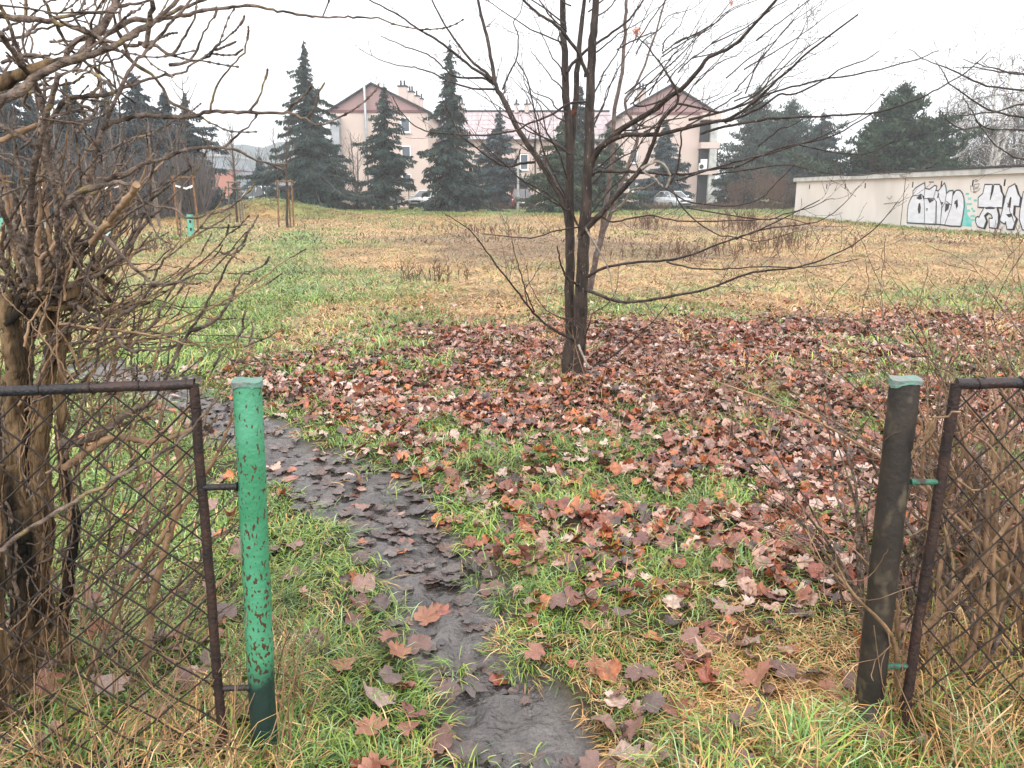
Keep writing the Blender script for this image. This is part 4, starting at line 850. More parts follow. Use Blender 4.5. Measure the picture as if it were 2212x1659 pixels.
# ================================================================== bare trees, shrubs
def bare(name, px, top_py, Y, label, seed, spread=.45, n1=16, weep=0., mt='far_twig', tm='trunk_far', clear=.2, cat='bare tree', group='bare trees around the field', lean=0., rm=.010, lv=3, forks=1, ln=.42, per=1.5):
    rg = np.random.default_rng(seed); a = at(px, top_py, Y); z0 = float(gz(a[0], Y)); Ht = a[2]-z0
    root = thing(name, (a[0], Y, z0), label, cat, group); tr = MB(); cr = MB()
    for f in range(forks):
        ln_x = (f-(forks-1)/2)*Ht*.10+lean*Ht; hh = Ht*(1-.12*f*rg.random()); t = np.linspace(0, 1, 9)
        P = np.stack([a[0]+ln_x*t**1.3+rg.normal(0, .04, 9)*(t > 0), Y+rg.normal(0, .05, 9), z0-.1+(hh+.1)*t], -1); R = Ht*.015*(1-.9*t)+rm
        tr.tube(P, R, 7, 0)
        for k in range(n1):
            f_ = clear+(1-clear)*(k+rg.random())/n1*.95; i = f_*8; b = P[int(i)]+(P[min(8, int(i)+1)]-P[int(i)])*(i % 1); az = rg.random()*6.28
            l = spread*Ht*(1-f_*.75)*(.6+.6*rg.random()); e = rg.uniform(.4, 1.1); d = np.array([math.cos(az)*math.cos(e), math.sin(az)*math.cos(e), math.sin(e)]); Q = [b]
            for s in range(6): d = d+rg.normal(0, .10, 3)+np.array([0, 0, .12-weep*.16*s]); d /= np.linalg.norm(d); Q.append(Q[-1]+d*l/6)
            Q = np.array(Q); r = np.linspace(max(rm*1.6, Ht*.005*(1-f_*.6)), rm, 7); tr.tube(Q, r, 4, 0, cap=False) if r[0] > .03 else cr.tube(Q, r, 3, 0, cap=False)
            sprout(cr, Q, r, per, l*ln, rg, lv-1, up=(.35 if not weep else -1.0), sides=3, rmin=rm*.8, start=.2, kink=.14, ang=(25, 60))
    t_ = tr.build('trunk', M[tm], root); cr.build('crown', M[mt], root); return root
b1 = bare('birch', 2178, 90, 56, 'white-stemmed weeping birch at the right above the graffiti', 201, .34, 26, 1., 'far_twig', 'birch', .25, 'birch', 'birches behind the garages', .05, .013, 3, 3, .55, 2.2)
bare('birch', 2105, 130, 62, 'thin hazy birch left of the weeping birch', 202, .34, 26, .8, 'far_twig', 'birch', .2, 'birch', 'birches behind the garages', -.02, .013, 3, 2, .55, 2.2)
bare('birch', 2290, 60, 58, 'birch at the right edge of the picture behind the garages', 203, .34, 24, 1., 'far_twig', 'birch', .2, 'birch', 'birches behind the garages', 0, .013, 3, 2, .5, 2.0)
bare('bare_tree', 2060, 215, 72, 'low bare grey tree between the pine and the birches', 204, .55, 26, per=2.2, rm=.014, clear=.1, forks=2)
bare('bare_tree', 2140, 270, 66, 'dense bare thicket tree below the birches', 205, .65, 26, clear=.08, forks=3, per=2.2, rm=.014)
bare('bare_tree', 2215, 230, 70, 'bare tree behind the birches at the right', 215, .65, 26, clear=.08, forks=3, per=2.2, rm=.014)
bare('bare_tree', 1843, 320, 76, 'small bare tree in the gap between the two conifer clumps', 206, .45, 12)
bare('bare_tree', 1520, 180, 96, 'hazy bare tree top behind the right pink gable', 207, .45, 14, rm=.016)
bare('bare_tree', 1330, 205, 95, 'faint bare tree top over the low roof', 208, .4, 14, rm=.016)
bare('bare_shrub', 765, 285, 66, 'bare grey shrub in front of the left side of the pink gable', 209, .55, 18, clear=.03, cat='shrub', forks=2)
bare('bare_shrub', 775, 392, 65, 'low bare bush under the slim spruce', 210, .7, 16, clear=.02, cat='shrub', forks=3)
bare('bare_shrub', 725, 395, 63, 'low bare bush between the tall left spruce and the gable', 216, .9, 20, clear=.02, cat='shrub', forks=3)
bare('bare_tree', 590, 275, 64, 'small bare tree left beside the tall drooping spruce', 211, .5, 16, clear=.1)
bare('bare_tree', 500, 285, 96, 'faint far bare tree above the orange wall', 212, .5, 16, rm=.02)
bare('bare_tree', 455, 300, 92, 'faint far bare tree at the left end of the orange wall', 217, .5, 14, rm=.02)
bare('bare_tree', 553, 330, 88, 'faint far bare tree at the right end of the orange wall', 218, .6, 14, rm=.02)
for k, (px, tp, Y, lab) in enumerate([(20, 240, 44, 'bare tree at the left edge in front of the dark spruces'), (100, 215, 45, 'bare tree in front of the second dark spruce'), (175, 250, 44, 'bare tree in the middle of the dark left row'), (240, 225, 46, 'bare tree left of the tallest dark spruce'), (315, 240, 45, 'bare tree before the tallest dark spruce'), (370, 262, 46, 'bare tree at the right part of the dark row')]):
    bare('bare_tree', px, tp, Y, lab, 220+k, .5, 18, clear=.12, group='bare trees in front of the dark spruces', forks=1+k % 2, per=1.7)
for k, (px, tp, Y, lab) in enumerate([(1640, 372, 66, 'brown bare bush left of the garage end'), (1695, 385, 62, 'brown bare bush touching the garage end'), (1590, 400, 66, 'low brown bush behind the fence near the small white van'), (1670, 400, 60, 'low tangled brown bush by the fence')]):
    bare('bare_shrub', px, tp, Y, lab, 240+k, .95, 22, clear=.02, cat='shrub', mt='brown_twig' if 'brown_twig' in M else 'far_twig', group='brown bushes by the garage end', forks=3)

# ================================================================== apartment building
bl = thing('apartment_building', (-6, 78, .35), 'pink beige apartment building with two gabled wings behind the spruces', 'building')
YB = 78.
X_ = lambda px, Y=YB: at(px, 420, Y)[0]
Z_ = lambda py, Y=YB: at(1106, py, Y)[2]
def part(name, fn, mats, parent=bl):
    m = MB(); fn(m); return m.build(name, mats, parent, attr=True)
def window(x0, x1, z0, z1, Y, parent=bl):
    def fr(m):
        m.box(x0-.09, x1+.09, Y-.05, Y+.08, z1, z1+.09); m.box(x0-.09, x1+.09, Y-.05, Y+.08, z0-.09, z0)
        m.box(x0-.09, x0, Y-.05, Y+.08, z0, z1); m.box(x1, x1+.09, Y-.05, Y+.08, z0, z1)
    f = part('window', fr, M['white'], parent)
    part('pane', lambda m: m.box(x0, x1, Y-.02, Y-.004, z0, z1), M['glass'], f)
    part('sill', lambda m: m.box(x0-.16, x1+.16, Y-.22, Y-.055, z0-.17, z0-.1), M['white'], f)
def wing(xl, xr, xap, py_eave, py_ap, cols, depth_=26, flue=False):
    a, b, c = X_(xl), X_(xr), X_(xap); ze, za = Z_(py_eave), Z_(py_ap)
    part('wall', lambda m: m.box(a, b, YB, YB+depth_, -.5, ze), M['wall'])
    part('gable', lambda m: m.prism([(a, ze+.003), (b, ze+.003), (c, za)], YB-.02, YB+depth_), M['gable'])
    part('trim', lambda m: m.box(a-.05, b+.05, YB-.10, YB-.023, ze-.10, ze+.14), M['maroon'])
    def rf(m):
        for (p, q) in (((a-.35, ze-.2), (c, za+.05)), ((c, za+.05), (b+.35, ze-.2))):
            m.prism([p, q, (q[0], q[1]+.16), (p[0], p[1]+.16)], YB-.35, YB+depth_+.3)
    part('roof', rf, M['dark'])
    for (x0, x1, rows) in cols:
        for (y0, y1) in rows: window(X_(x0), X_(x1), Z_(y1), Z_(y0), YB)
    return a, b, c, ze, za
w1 = wing(720, 928, 812, 241, 183, [(872, 888, [(256, 284), (317, 345), (378, 405)])])
w2 = wing(1340, 1537, 1440, 245, 186, [(1359, 1372, [(262, 286), (324, 350), (390, 412)])])
def chim(px0, px1, py0, py1, Y, n=2):
    x0, x1 = X_(px0, Y), X_(px1, Y); z0, z1 = Z_(py1, Y), Z_(py0, Y)
    c = part('chimney', lambda m: m.box(x0, x1, Y, Y+.9, z0, z1), M['wall']); part('chimney_cap', lambda m: m.box(x0-.08, x1+.08, Y-.08, Y+.98, z1+.003, z1+.12), M['dark'], c)
    for k in range(n):
        xx = x0+(x1-x0)*(k+.7)/(n+.4); part('chimney_pot', lambda m: m.tube([(xx, Y+.4, z1+.1), (xx, Y+.4, z1+.62)], [.10, .09], 8), M['dark'], c)
chim(867, 885, 187, 236, 82); chim(887, 899, 199, 240, 86); chim(900, 910, 208, 240, 90, 1); chim(1371, 1386, 193, 238, 83); chim(912, 918, 214, 240, 94, 1)
# silver flue on the left gable, with its downpipe
fx = X_(797, 77.7)
part('flue', lambda m: m.tube([(fx, 77.55, Z_(300, 77.7)), (fx, 77.55, Z_(181, 77.7)), (fx, 77.55, Z_(177, 77.7))], [.13, .13, .05], 12), M['grey'])
part('downpipe', lambda m: m.tube([(fx, 77.55, 0), (fx, 77.55, Z_(300, 77.7)-.01)], .07, 8), M['dark'])
# dark loggia edge on the left wing
part('loggia', lambda m: (m.box(X_(726), X_(744), 76.9, YB-.003, Z_(430), Z_(252)),), M['grey'])
# loggia column on the right wing: slabs, pillar, dark openings, air conditioner
xa, xb = X_(1502), X_(1541)
for a_, b_ in ((246, 261), (309, 322), (369, 378)): part('balcony_slab', lambda m: m.box(xa, xb, 76.7, YB-.003, Z_(b_), Z_(a_)), M['wall'])
for a_, b_ in ((261, 309), (322, 369), (378, 440)): part('loggia_opening', lambda m: m.box(xa+.1, X_(1529), 77.7, YB-.006, Z_(b_)+.01, Z_(a_)-.01), M['dark'])
for a_, b_ in ((261, 309), (322, 369), (378, 447)): part('pillar', lambda m: m.box(X_(1522), X_(1536), 76.75, 77.2, Z_(b_)+.004, Z_(a_)-.004), M['concrete'])
part('balcony_screen', lambda m: m.box(xa+.1, X_(1518), 76.9, 76.98, Z_(368), Z_(345)), M['white'])
ac = part('air_conditioner', lambda m: m.box(X_(1499), X_(1511), 76.45, 76.69, Z_(368), Z_(354)), M['white'])
part('fan_grille', lambda m: m.tube([(X_(1504), 76.43, Z_(361)), (X_(1504), 76.40, Z_(361))], .2, 14), M['dark'], ac)
# low middle block with a long pink sheet roof
YM = 86.
xm0, xm1 = w1[1]-.5, w2[0]+.5; ze, zr = Z_(300, YM), Z_(241, YM+7)
part('wall', lambda m: m.box(xm0, xm1, YM+.4, YM+14, -.5, ze), M['wall'])
part('roof', lambda m: m.add([(xm0, YM, ze), (xm1, YM, ze), (xm1, YM+7, zr), (xm0, YM+7, zr), (xm0, YM+14, ze), (xm1, YM+14, ze), (xm0, YM, ze-.15), (xm1, YM, ze-.15), (xm0, YM+14, ze-.15), (xm1, YM+14, ze-.15)], [(0, 1, 2, 3), (3, 2, 5, 4), (6, 7, 1, 0), (6, 8, 9, 7)]), M['roof'])
def seams(m):
    for x in np.arange(xm0+.3, xm1, .62): m.tube([(x, YM-.01, ze+.03), (x, YM+7, zr+.03)], .022, 4, 0, cap=False)
    for k in range(1, 6): t = k/6; m.tube([(xm0, YM+7*t, ze+(zr-ze)*t+.02), (xm1, YM+7*t, ze+(zr-ze)*t+.02)], .02, 4, 0, cap=False)
part('roof_seams', seams, M['roof'])
part('ridge_cap', lambda m: m.box(xm0, xm1, YM+6.8, YM+7.2, zr-.02, zr+.14), M['dark'])
part('gutter', lambda m: m.tube([(xm0+.6, YM-.12, ze-.02), (xm1-.6, YM-.12, ze-.02)], .10, 8), M['grey'])
part('snow_guard', lambda m: [m.box(x, x+.25, YM+.7, YM+.78, ze+(zr-ze)*.1, ze+(zr-ze)*.1+.2) for x in np.arange(xm0+1, xm1-1, 1.1)]+[m.box(xm0+.9, xm1-.9, YM+.72, YM+.76, ze+(zr-ze)*.1+.05, ze+(zr-ze)*.1+.10)], M['grey'])
for p0, p1 in ((1111, 1120), (1133, 1142), (996, 1005), (1236, 1246)): chim(p0, p1, 226, 243, YM+6.3, 1)
for px in (1125, 1170, 1215, 1262, 1300): window(X_(px, YM+.4), X_(px+14, YM+.4), Z_(365, YM), Z_(334, YM), YM+.4); window(X_(px, YM+.4), X_(px+14, YM+.4), Z_(420, YM), Z_(392, YM), YM+.4)
part('downpipe', lambda m: m.tube([(X_(1156, YM), YM+.2, 0), (X_(1156, YM), YM+.2, ze)], .08, 8), M['dark'])
an = MB(); ax = X_(1388, 83); an.tube([(ax, 83.4, Z_(240, 83)), (ax, 83.4, Z_(168, 83))], .03, 5)
for k in range(4): an.tube([(ax-.5+.06*k, 83.4, Z_(172+k*5, 83)), (ax+.5-.06*k, 83.4, Z_(172+k*5, 83))], .015, 4)
an.build('antenna', M['grey'], bl)

# orange-walled building and pale building far away on the left
ob = thing('orange_building', (-42, 112, .35), 'long low building with an orange-red wall far behind the mound', 'building')
xo = lambda px: X_(px, 112.)
part('wall', lambda m: m.box(xo(425), xo(505), 112, 124, 0, Z_(366, 112)), M['brick'], ob); part('roof', lambda m: m.box(xo(422), xo(508), 111.7, 124.5, Z_(366, 112)+.003, Z_(362, 112)), M['far_build'], ob)
part('annex', lambda m: m.box(xo(505)+.003, xo(560), 113, 122, 0, Z_(372, 112)), M['far_build'], ob)
pb = thing('pale_building', (-62, 170, .35), 'pale bluish block fading in the haze above the orange wall', 'building')
part('wall', lambda m: m.box(X_(445, 170.), X_(490, 170.), 170, 185, 0, Z_(338, 170)), M['far_build'], pb); part('roof', lambda m: m.box(X_(443, 170.), X_(492, 170.), 169.5, 185.5, Z_(338, 170)+.003, Z_(333, 170)), M['grey'], pb)
hb = MB(); hx = np.linspace(-260, 260, 120); hz = (14+9*fbm(hx, hx*0, 60, 3)+2.5*vn(hx, hx*0, 7, 4))*(.30+.70*sstep(-45, -80, hx))
V = np.concatenate([np.stack([hx, 0*hx+260, 0*hx-2], -1), np.stack([hx, 0*hx+290, hz*.7], -1), np.stack([hx, 0*hx+330, hz], -1), np.stack([hx, 0*hx+400, hz*0-2], -1)]); i = np.arange(3)[:, None]*120; j = np.arange(119)[None]
hb.add(V, np.stack([i+j, i+j+1, i+121+j, i+120+j], -1).reshape(-1, 4), 0, (.6, .7, .7), True)
struct(hb.build('hills', mat('far_woodland', (.07, .085, .09), (.05, .06, .06), .2, .9)), label='low wooded rise far beyond the houses')

# ================================================================== garage row with graffiti
ga = at(1715, 468, 51.0)[:2]; gb = at(2212, 497, 30.6)[:2]; gd = (gb-ga)/np.linalg.norm(gb-ga); gn = np.array([gd[1], -gd[0]])
if gn[0] > 0: gn = -gn
LEN = float(np.linalg.norm(gb-ga))+9; HG = 2.62; z00 = -.05
g = thing('garage_row', (ga[0], ga[1], 0), 'long low beige garage row with a pale slab edge and graffiti', 'garage')
def gp(u, z, o=0.): p = ga+gd*u+gn*o; return (p[0], p[1], z)
def gbox(m, u0, u1, o0, o1, z0, z1, mt=0):
    v = [gp(u_, z, o) for z in (z0, z1) for o in (o0, o1) for u_ in (u0, u1)]
    m.add(v, [(0, 2, 3, 1), (4, 5, 7, 6), (0, 1, 5, 4), (2, 6, 7, 3), (0, 4, 6, 2), (1, 3, 7, 5)], mt)
def project(px, py, o=0.):   # where a sight line meets the wall plane -> (u, z)
    d = ray(px, py); A = ga+gn*o; t = (A@gn)/(d[:2]@gn); p = d*t; return float((p[:2]-A)@gd), H+p[2]
usplit = project(1953, 420)[0]
HG = project(1950, 384)[1]
rt = np.interp
m = MB(); gbox(m, 0, usplit-.02, 0, -6, z00, HG); gbox(m, usplit+.02, LEN, .01, -6, z00, HG+.0); m.build('wall', M['render'], g)
m = MB(); e = 0
for k, u0 in enumerate(np.arange(-.15, LEN, 2.99)): gbox(m, u0, min(u0+2.97, LEN+.2), .16, -6.1, HG+.004, HG+.23+.01*(k % 2))
m.build('roof_slab', M['concrete'], g)
m = MB(); gbox(m, -.2, usplit*.72, .19, -6.2, HG+.25, HG+.275); gbox(m, usplit*.72+.003, LEN+.2, .21, -6.2, HG+.25, HG+.32); m.build('roof_felt', M['dark'], g)
for (px, py) in [(1746, 438), (1783, 438), (1823, 437), (1866, 434), (1969, 426), (2031, 423), (2099, 419), (2168, 415), (2235, 411), (2330, 404)]:
    u_, z_ = project(px, py-.0); z_ = HG-.30; m = MB(); gbox(m, u_-.045, u_+.045, .002, .014, z_-.16, z_+.1); m.build('vent_slot', M['slot'], g)
m = MB(); gbox(m, usplit-.019, usplit+.019, -.01, .016, 0, HG); m.build('expansion_joint', M['slot'], g)
# graffiti: outlines measured on the wall, painted flat on it
zf = lambda x, y: (1901+.1406*x, 328+.1406*y)
def uz(pts): return [project(*zf(x, y)) for x, y in pts]
def poly_fill(m, pts, o, mt, sm=1):
    P = uz(pts); v = [gp(u_, max(z, .0), o) for u_, z in P]; me = bpy.data.meshes.new('tmp')
    from mathutils.geometry import tessellate_polygon
    tri = tessellate_polygon([[Vector((u_, z, 0)) for u_, z in P]]); bpy.data.meshes.remove(me)
    m.add(v, [tuple(t_) for t_ in tri], mt)
def stroke(m, pts, w, o, mt=1, close=False):
    P = np.array(uz(pts+([pts[0]] if close else []))); 
    for a, b in zip(P[:-1], P[1:]):
        d = b-a; L = np.linalg.norm(d)+1e-9; nrm = np.array([-d[1], d[0]])/L*w/2; e = d/L*w*.3; q = [a-e+nrm, b+e+nrm, b+e-nrm, a-e-nrm]
        m.add([gp(x, z, o+rgq.random()*.002) for x, z in q], [(0, 1, 2, 3)], mt)
rgq = np.random.default_rng(1)
W1 = [(425, 1090), (428, 960), (440, 830), (470, 740), (515, 672), (515, 600), (555, 555), (625, 510), (695, 475), (702, 560), (770, 575), (850, 515), (882, 528), (868, 590), (905, 600), (960, 530), (1000, 478), (1022, 545), (1030, 640), (1075, 600), (1132, 592), (1140, 620), (1190, 588), (1240, 590), (1278, 640), (1300, 720), (1302, 850), (1280, 1000), (1250, 1145), (1100, 1140), (930, 1115), (700, 1105)]
W2 = [(1480, 1010), (1515, 990), (1530, 1010), (1550, 960), (1590, 890), (1610, 855), (1515, 850), (1520, 700), (1590, 640), (1620, 500), (1738, 500), (1722, 600), (1703, 735), (1745, 610), (1764, 500), (1850, 500), (1870, 600), (1905, 670), (1890, 860), (1805, 855), (1830, 960), (1825, 1080), (1800, 1175), (1690, 1165), (1685, 1020), (1740, 1020), (1720, 965), (1660, 935), (1615, 980), (1645, 1060), (1600, 1175), (1510, 1150), (1480, 1080)]
W3 = [(1850, 1050), (1900, 850), (1950, 640), (1985, 545), (2085, 490), (2130, 640), (2170, 700), (2150, 840), (2070, 830), (2060, 960), (2105, 1020), (2050, 1190), (1960, 1190), (1940, 1075), (1925, 1110), (1870, 1075)]
W4 = [(2212, 620), (2300, 560), (2420, 520), (2470, 700), (2440, 900), (2520, 1000), (2480, 1215), (2200, 1200), (2150, 1040), (2160, 900)]
def grow_(P, k): c = np.mean(P, 0); return [tuple(np.array(p)+(np.array(p)-c)/np.linalg.norm(np.array(p)-c)*k) for p in P]
gr = MB()
poly_fill(gr, [(1300, 720), (1330, 790), (1345, 960), (1400, 1020), (1420, 1150), (1255, 1140)], .018, 2)
for x, y, wd in [(1345, 645, 50), (1380, 718, 50), (1375, 800, 80), (1470, 745, 50), (1420, 875, 30), (1365, 905, 40), (1445, 910, 40), (1430, 985, 70), (1435, 1045, 60), (1055, 600, 40)]:
    poly_fill(gr, [(x-wd/2, y-14), (x+wd/2, y-16), (x+wd/2+4, y+14), (x-wd/2+3, y+17)], .018, 2)
poly_fill(gr, [(x-9, y) for x, y in W1], .020, 1); poly_fill(gr, W1, .026, 0); stroke(gr, W1, .055, .032, 1, True)
for P in [[(700, 560), (685, 700), (695, 900), (690, 1105)], [(865, 590), (835, 700), (870, 760), (860, 1110)], [(1030, 640), (1010, 780), (960, 860), (935, 1115)], [(1132, 600), (1110, 820), (1060, 960), (1000, 1130)], [(515, 672), (590, 672), (640, 650), (690, 690)], [(690, 720), (760, 710), (850, 720)], [(900, 600), (905, 680), (960, 800), (945, 1000)], [(1030, 760), (1110, 820)], [(880, 760), (875, 1110)]]: stroke(gr, P, .035, .034)
for P in [[(600, 800), (625, 780), (637, 860), (625, 940), (600, 950), (588, 880)], [(565, 712), (640, 640), (655, 725), (610, 735)], [(735, 715), (850, 735), (770, 790)], [(1155, 760), (1200, 730), (1208, 830), (1180, 880), (1170, 800), (1150, 810)], [(1015, 790), (1080, 800), (1060, 880), (1005, 930)], [(715, 870), (745, 865), (730, 920)], [(880, 720), (900, 640), (920, 640), (905, 700)], [(655, 680), (690, 680), (690, 760)], [(930, 770), (985, 775), (960, 830)], [(1130, 620), (1180, 600), (1130, 680)]]: poly_fill(gr, P, .030, 1)
for W in (W2, W3, W4):
    poly_fill(gr, [(x+24, y+16) for x, y in W], .020, 1); poly_fill(gr, [(x-8, y-4) for x, y in W], .022, 1); poly_fill(gr, W, .026, 0); stroke(gr, W, .045, .032, 1, True)
for P in [[(1610, 855), (1700, 840), (1800, 855), (1760, 880), (1640, 880)], [(1965, 850), (2010, 690), (2030, 700), (2015, 860)], [(1945, 960), (2040, 945), (2040, 990), (1990, 1010)], [(2280, 700), (2320, 690), (2330, 900), (2290, 900)]]: poly_fill(gr, P, .030, 1)
gr.build('graffiti', [M['silver'], M['black'], M['cyan']], g)
tg = MB()
for P in [[(1395, 520), (1405, 610)], [(1400, 525), (1440, 520), (1440, 580)], [(1455, 500), (1450, 600)], [(1455, 500), (1530, 490), (1510, 560), (1460, 570)], [(1470, 545), (1505, 540)], [(1545, 560), (1510, 600), (1430, 615)], [(1440, 625), (1485, 628)], [(1455, 440), (1480, 425), (1505, 440), (1480, 460), (1455, 440)], [(60, 800), (300, 770)], [(760, 464), (830, 464)], [(110, 690), (150, 730), (190, 680)]]: stroke(tg, P, .03 if P[0][0] != 760 else .06, .018, 0)
tg.build('spray_tag', M['tag'], g)

# ================================================================== cars
def carpaint(n, c, m_=.0): return mat(n, c, tuple(x*.9 for x in c), 1, .25, spec=.6, coat=.6, metal=m_)
def car(px, Y, paint, label, rz=0., Wc=1.78, Ht=1.5, name='parked_car', rails=False, py=None):
    x = X_(px, Y); z0 = float(gz(x, Y)); o = thing(name, (0, 0, 0), label, 'car', 'cars parked along the fence')
    # profile of half-sections: y (front at 0), z low, z high, half width
    b = MB(); st = [(-.02, .42, .70, .60), (.05, .30, .80, .80), (.35, .24, .88, .88), (1.0, .22, .98, .89), (2.2, .22, 1.0, .89), (3.4, .24, 1.0, .88), (3.9, .30, .95, .84), (4.1, .45, .85, .70)]
    V = []; k = Wc/1.78
    for y, zl, zh, hw in st:
        hw *= k; prof = [(-hw*.85, zl), (-hw, zl+.12), (-hw, (zl+zh)/2), (-hw*.96, zh-.08), (-hw*.82, zh), (0, zh+.04), (hw*.82, zh), (hw*.96, zh-.08), (hw, (zl+zh)/2), (hw, zl+.12), (hw*.85, zl)]
        V += [(px_, y, pz) for px_, pz in prof]
    n = 11; f = [(i*n+j, i*n+(j+1) % n, (i+1)*n+(j+1) % n, (i+1)*n+j) for i in range(len(st)-1) for j in range(n)]
    f += [tuple(range(n))[::-1], tuple(range((len(st)-1)*n, len(st)*n))]; b.add(V, f, 0, smooth=True)
    body = b.build('body', paint, o)
    c = MB(); zt = Ht; pts = lambda y, z, hw: [(-hw*k, y, z), (hw*k, y, z)]
    a0, a1 = pts(1.0, .97, .78); b0, b1 = pts(1.75, zt-.03, .58); c0, c1 = pts(3.2, zt-.03, .58); d0, d1 = pts(3.9, .97, .76)
    V = [a0, a1, b0, b1, c0, c1, d0, d1]
    c.add(V, [(0, 1, 3, 2)], 0); c.add(V, [(4, 5, 7, 6)], 0); c.add(V, [(0, 2, 4, 6)], 0); c.add(V, [(1, 7, 5, 3)], 0); c.build('windows', M['glass_car'], o)
    r = MB(); V = []
    for dz, sc in ((.0, 1.03), (.05, .9)): V += [(p[0]*sc, p[1]+(0.06*(1-sc)*10 if p[1] < 2 else -.06*(1-sc)*10), p[2]+dz) for p in (b0, b1, c1, c0)]
    r.add(V, [(4, 5, 6, 7), (0, 1, 5, 4), (1, 2, 6, 5), (2, 3, 7, 6), (3, 0, 4, 7)], 0); 
    for (p, q) in ((a0, b0), (a1, b1), (d0, c0), (d1, c1)): r.tube([p, q], .045, 5)
    for s in (-1, 1): r.tube([(s*.70*k, 2.35, .99), (s*.59*k, 2.35, zt-.02)], .04, 5)
    r.build('roof', paint, o)
    for s in (-1, 1):
        h = MB(); h.add([(s*.48*k, .0, .66), (s*.78*k, .03, .64), (s*.85*k, .22, .80), (s*.50*k, .03, .80), (s*.48*k, .05, .66), (s*.78*k, .08, .64), (s*.85*k, .3, .80), (s*.50*k, .1, .80)], [(0, 1, 2, 3), (0, 4, 5, 1), (1, 5, 6, 2), (2, 6, 7, 3), (3, 7, 4, 0)], 0); h.build('headlight', M['lamp'], o)
        m_ = MB(); m_.tube([(s*.84*k, 1.15, 1.03), (s*1.0*k, 1.13, 1.08)], [.05, .09], 8); m_.build('mirror', paint, o)
        for yw in (.75, 3.3):
            t = MB(); t.tube([(s*.90*k, yw, .31), (s*.70*k, yw, .31)], .31, 18); ty = t.build('tyre', M['dark'], o); t = MB(); t.tube([(s*.91*k, yw, .31), (s*.895*k, yw, .31)], .19, 14); t.build('rim', M['grey'], ty)
    gl = MB(); gl.box(-.42*k, .42*k, -.045, .0, .60, .72); gl.box(-.6*k, .6*k, -.02, .03, .34, .48); gl.build('grille', M['dark'], o)
    pl = MB(); pl.box(-.26, .26, -.07, -.046, .50, .60); pl.build('number_plate', M['white'], o)
    if rails:
        for s in (-1, 1): q = MB(); q.tube([(s*.55, 1.8, zt+.09), (s*.55, 3.2, zt+.09)], .025, 6); q.build('roof_rail', M['grey'], o)
    o.location = (x, Y, z0); o.rotation_euler = (0, 0, rz); return o
M['glass_car'] = mat('car_glass', (.03, .035, .04), rough=.06, spec=1.)
M['lamp'] = mat('headlamp', (.7, .72, .75), rough=.15, coat=.5)
car(838, 64.5, carpaint('dark_blue_paint', (.03, .045, .10)), 'dark blue parked car with its hood behind the slim spruce trunk', .45, 1.8, 1.6)
car(898, 62.9, carpaint('white_paint', (.75, .75, .74)), 'white parked hatchback between the slim and the tallest spruce', -.35, 1.75, 1.5)
car(1130, 63.6, carpaint('dark_red_paint', (.20, .02, .025)), 'dark red parked car with roof rails right of the blue spruce', .05, 1.8, 1.58, rails=True)
car(1480, 66, carpaint('silver_car_paint', (.55, .57, .60), .3), 'silver parked car below the right pink gable', .3, 1.75, 1.45)
car(1590, 78, carpaint('small_white_paint', (.78, .78, .78)), 'small distant white car in front of the pines', 1.2, 1.7, 1.4)
car(608, 72, carpaint('van_white', (.8, .8, .8)), 'white car partly hidden at the left foot of the tall drooping spruce', 1.1, 1.85, 1.9)
car(448, 66, carpaint('pale_silver', (.6, .62, .64)), 'pale low car far left beyond the green fence', 1.4, 1.7, 1.35)

# ================================================================== field-end fence, hedge, poles
fc = thing('wire_fence', (0, 62, .35), 'low dark wire fence with thin posts along the far end of the field', 'fence'); m = MB()
for z in np.arange(.12, 1.2, .13): m.tube([(X_(655, 62.), 62.02, .33+z), (X_(1712, 62.), 62.02, .33+z)], .008, 3)
for x in np.arange(X_(655, 62.), X_(1712, 62.), .35): m.tube([(x, 62.03, .35), (x, 62.03, 1.5)], .005, 3)
m.build('wire', M['wire'], fc)
for px in (700, 770, 855, 935, 1044, 1135, 1230, 1320, 1382, 1462, 1545, 1622, 1700):
    x = X_(px, 62.); m = MB(); m.tube([(x, 62, 0), (x, 62, 1.62 if px not in (935, 1135) else 1.9)], .035, 6); m.build('fence_post', M['dark'], fc)
hd = MB(); rg = np.random.default_rng(9)
for _ in range(5200):
    x = rg.uniform(X_(655, 62.5), X_(1712, 62.5)); y = rg.uniform(62.3, 63.3); q_ = x/61*F+1106
    if 800 < q_ < 945 or 1098 < q_ < 1160 or 1450 < q_ < 1510: continue
    l = rg.uniform(.25, .72); d = rg.normal(0, .28, 3); d[2] = 1
    P = np.array([(x, y, .25), (x+d[0]*l*.5, y+d[1]*l*.5, .25+l*.5), (x+d[0]*l*1.2, y+d[1]*l, .25+l)]); hd.tube(P, [.02, .015, .008], 3, 0, cap=False)
o = hd.build('hedge', M['brown_twig']); tag(o, 'low leafless brown hedge behind the dark wire fence', 'hedge')
ug = MB()
for _ in range(8000):
    px = rg.uniform(-100, 440); Y = rg.uniform(47, 52); x = X_(px, Y); l = rg.uniform(.8, 3.8); d = rg.normal(0, .3, 3); d[2] = 1; z = float(gz(x, Y))-.1
    P = np.array([(x, Y, z), (x+d[0]*l*.5, Y+d[1]*l*.5, z+l*.5), (x+d[0]*l*.7, Y+d[1]*l, z+l)]); ug.tube(P, [.03, .02, .012], 3, 0, cap=False)
o = ug.build('undergrowth', M['far_twig']); struct(o, 'stuff', 'dark leafless undergrowth below the left row of spruces'); o['category'] = 'undergrowth'
gf = thing('wire_fence', (-26, 58, .3), 'thin green wire fence left of the mound', 'fence'); m = MB()
for z in np.arange(.1, 1.6, .2): m.tube([(X_(360, 58.), 58.02, .3+z), (X_(640, 58.), 58.02, .3+z)], .008, 3)
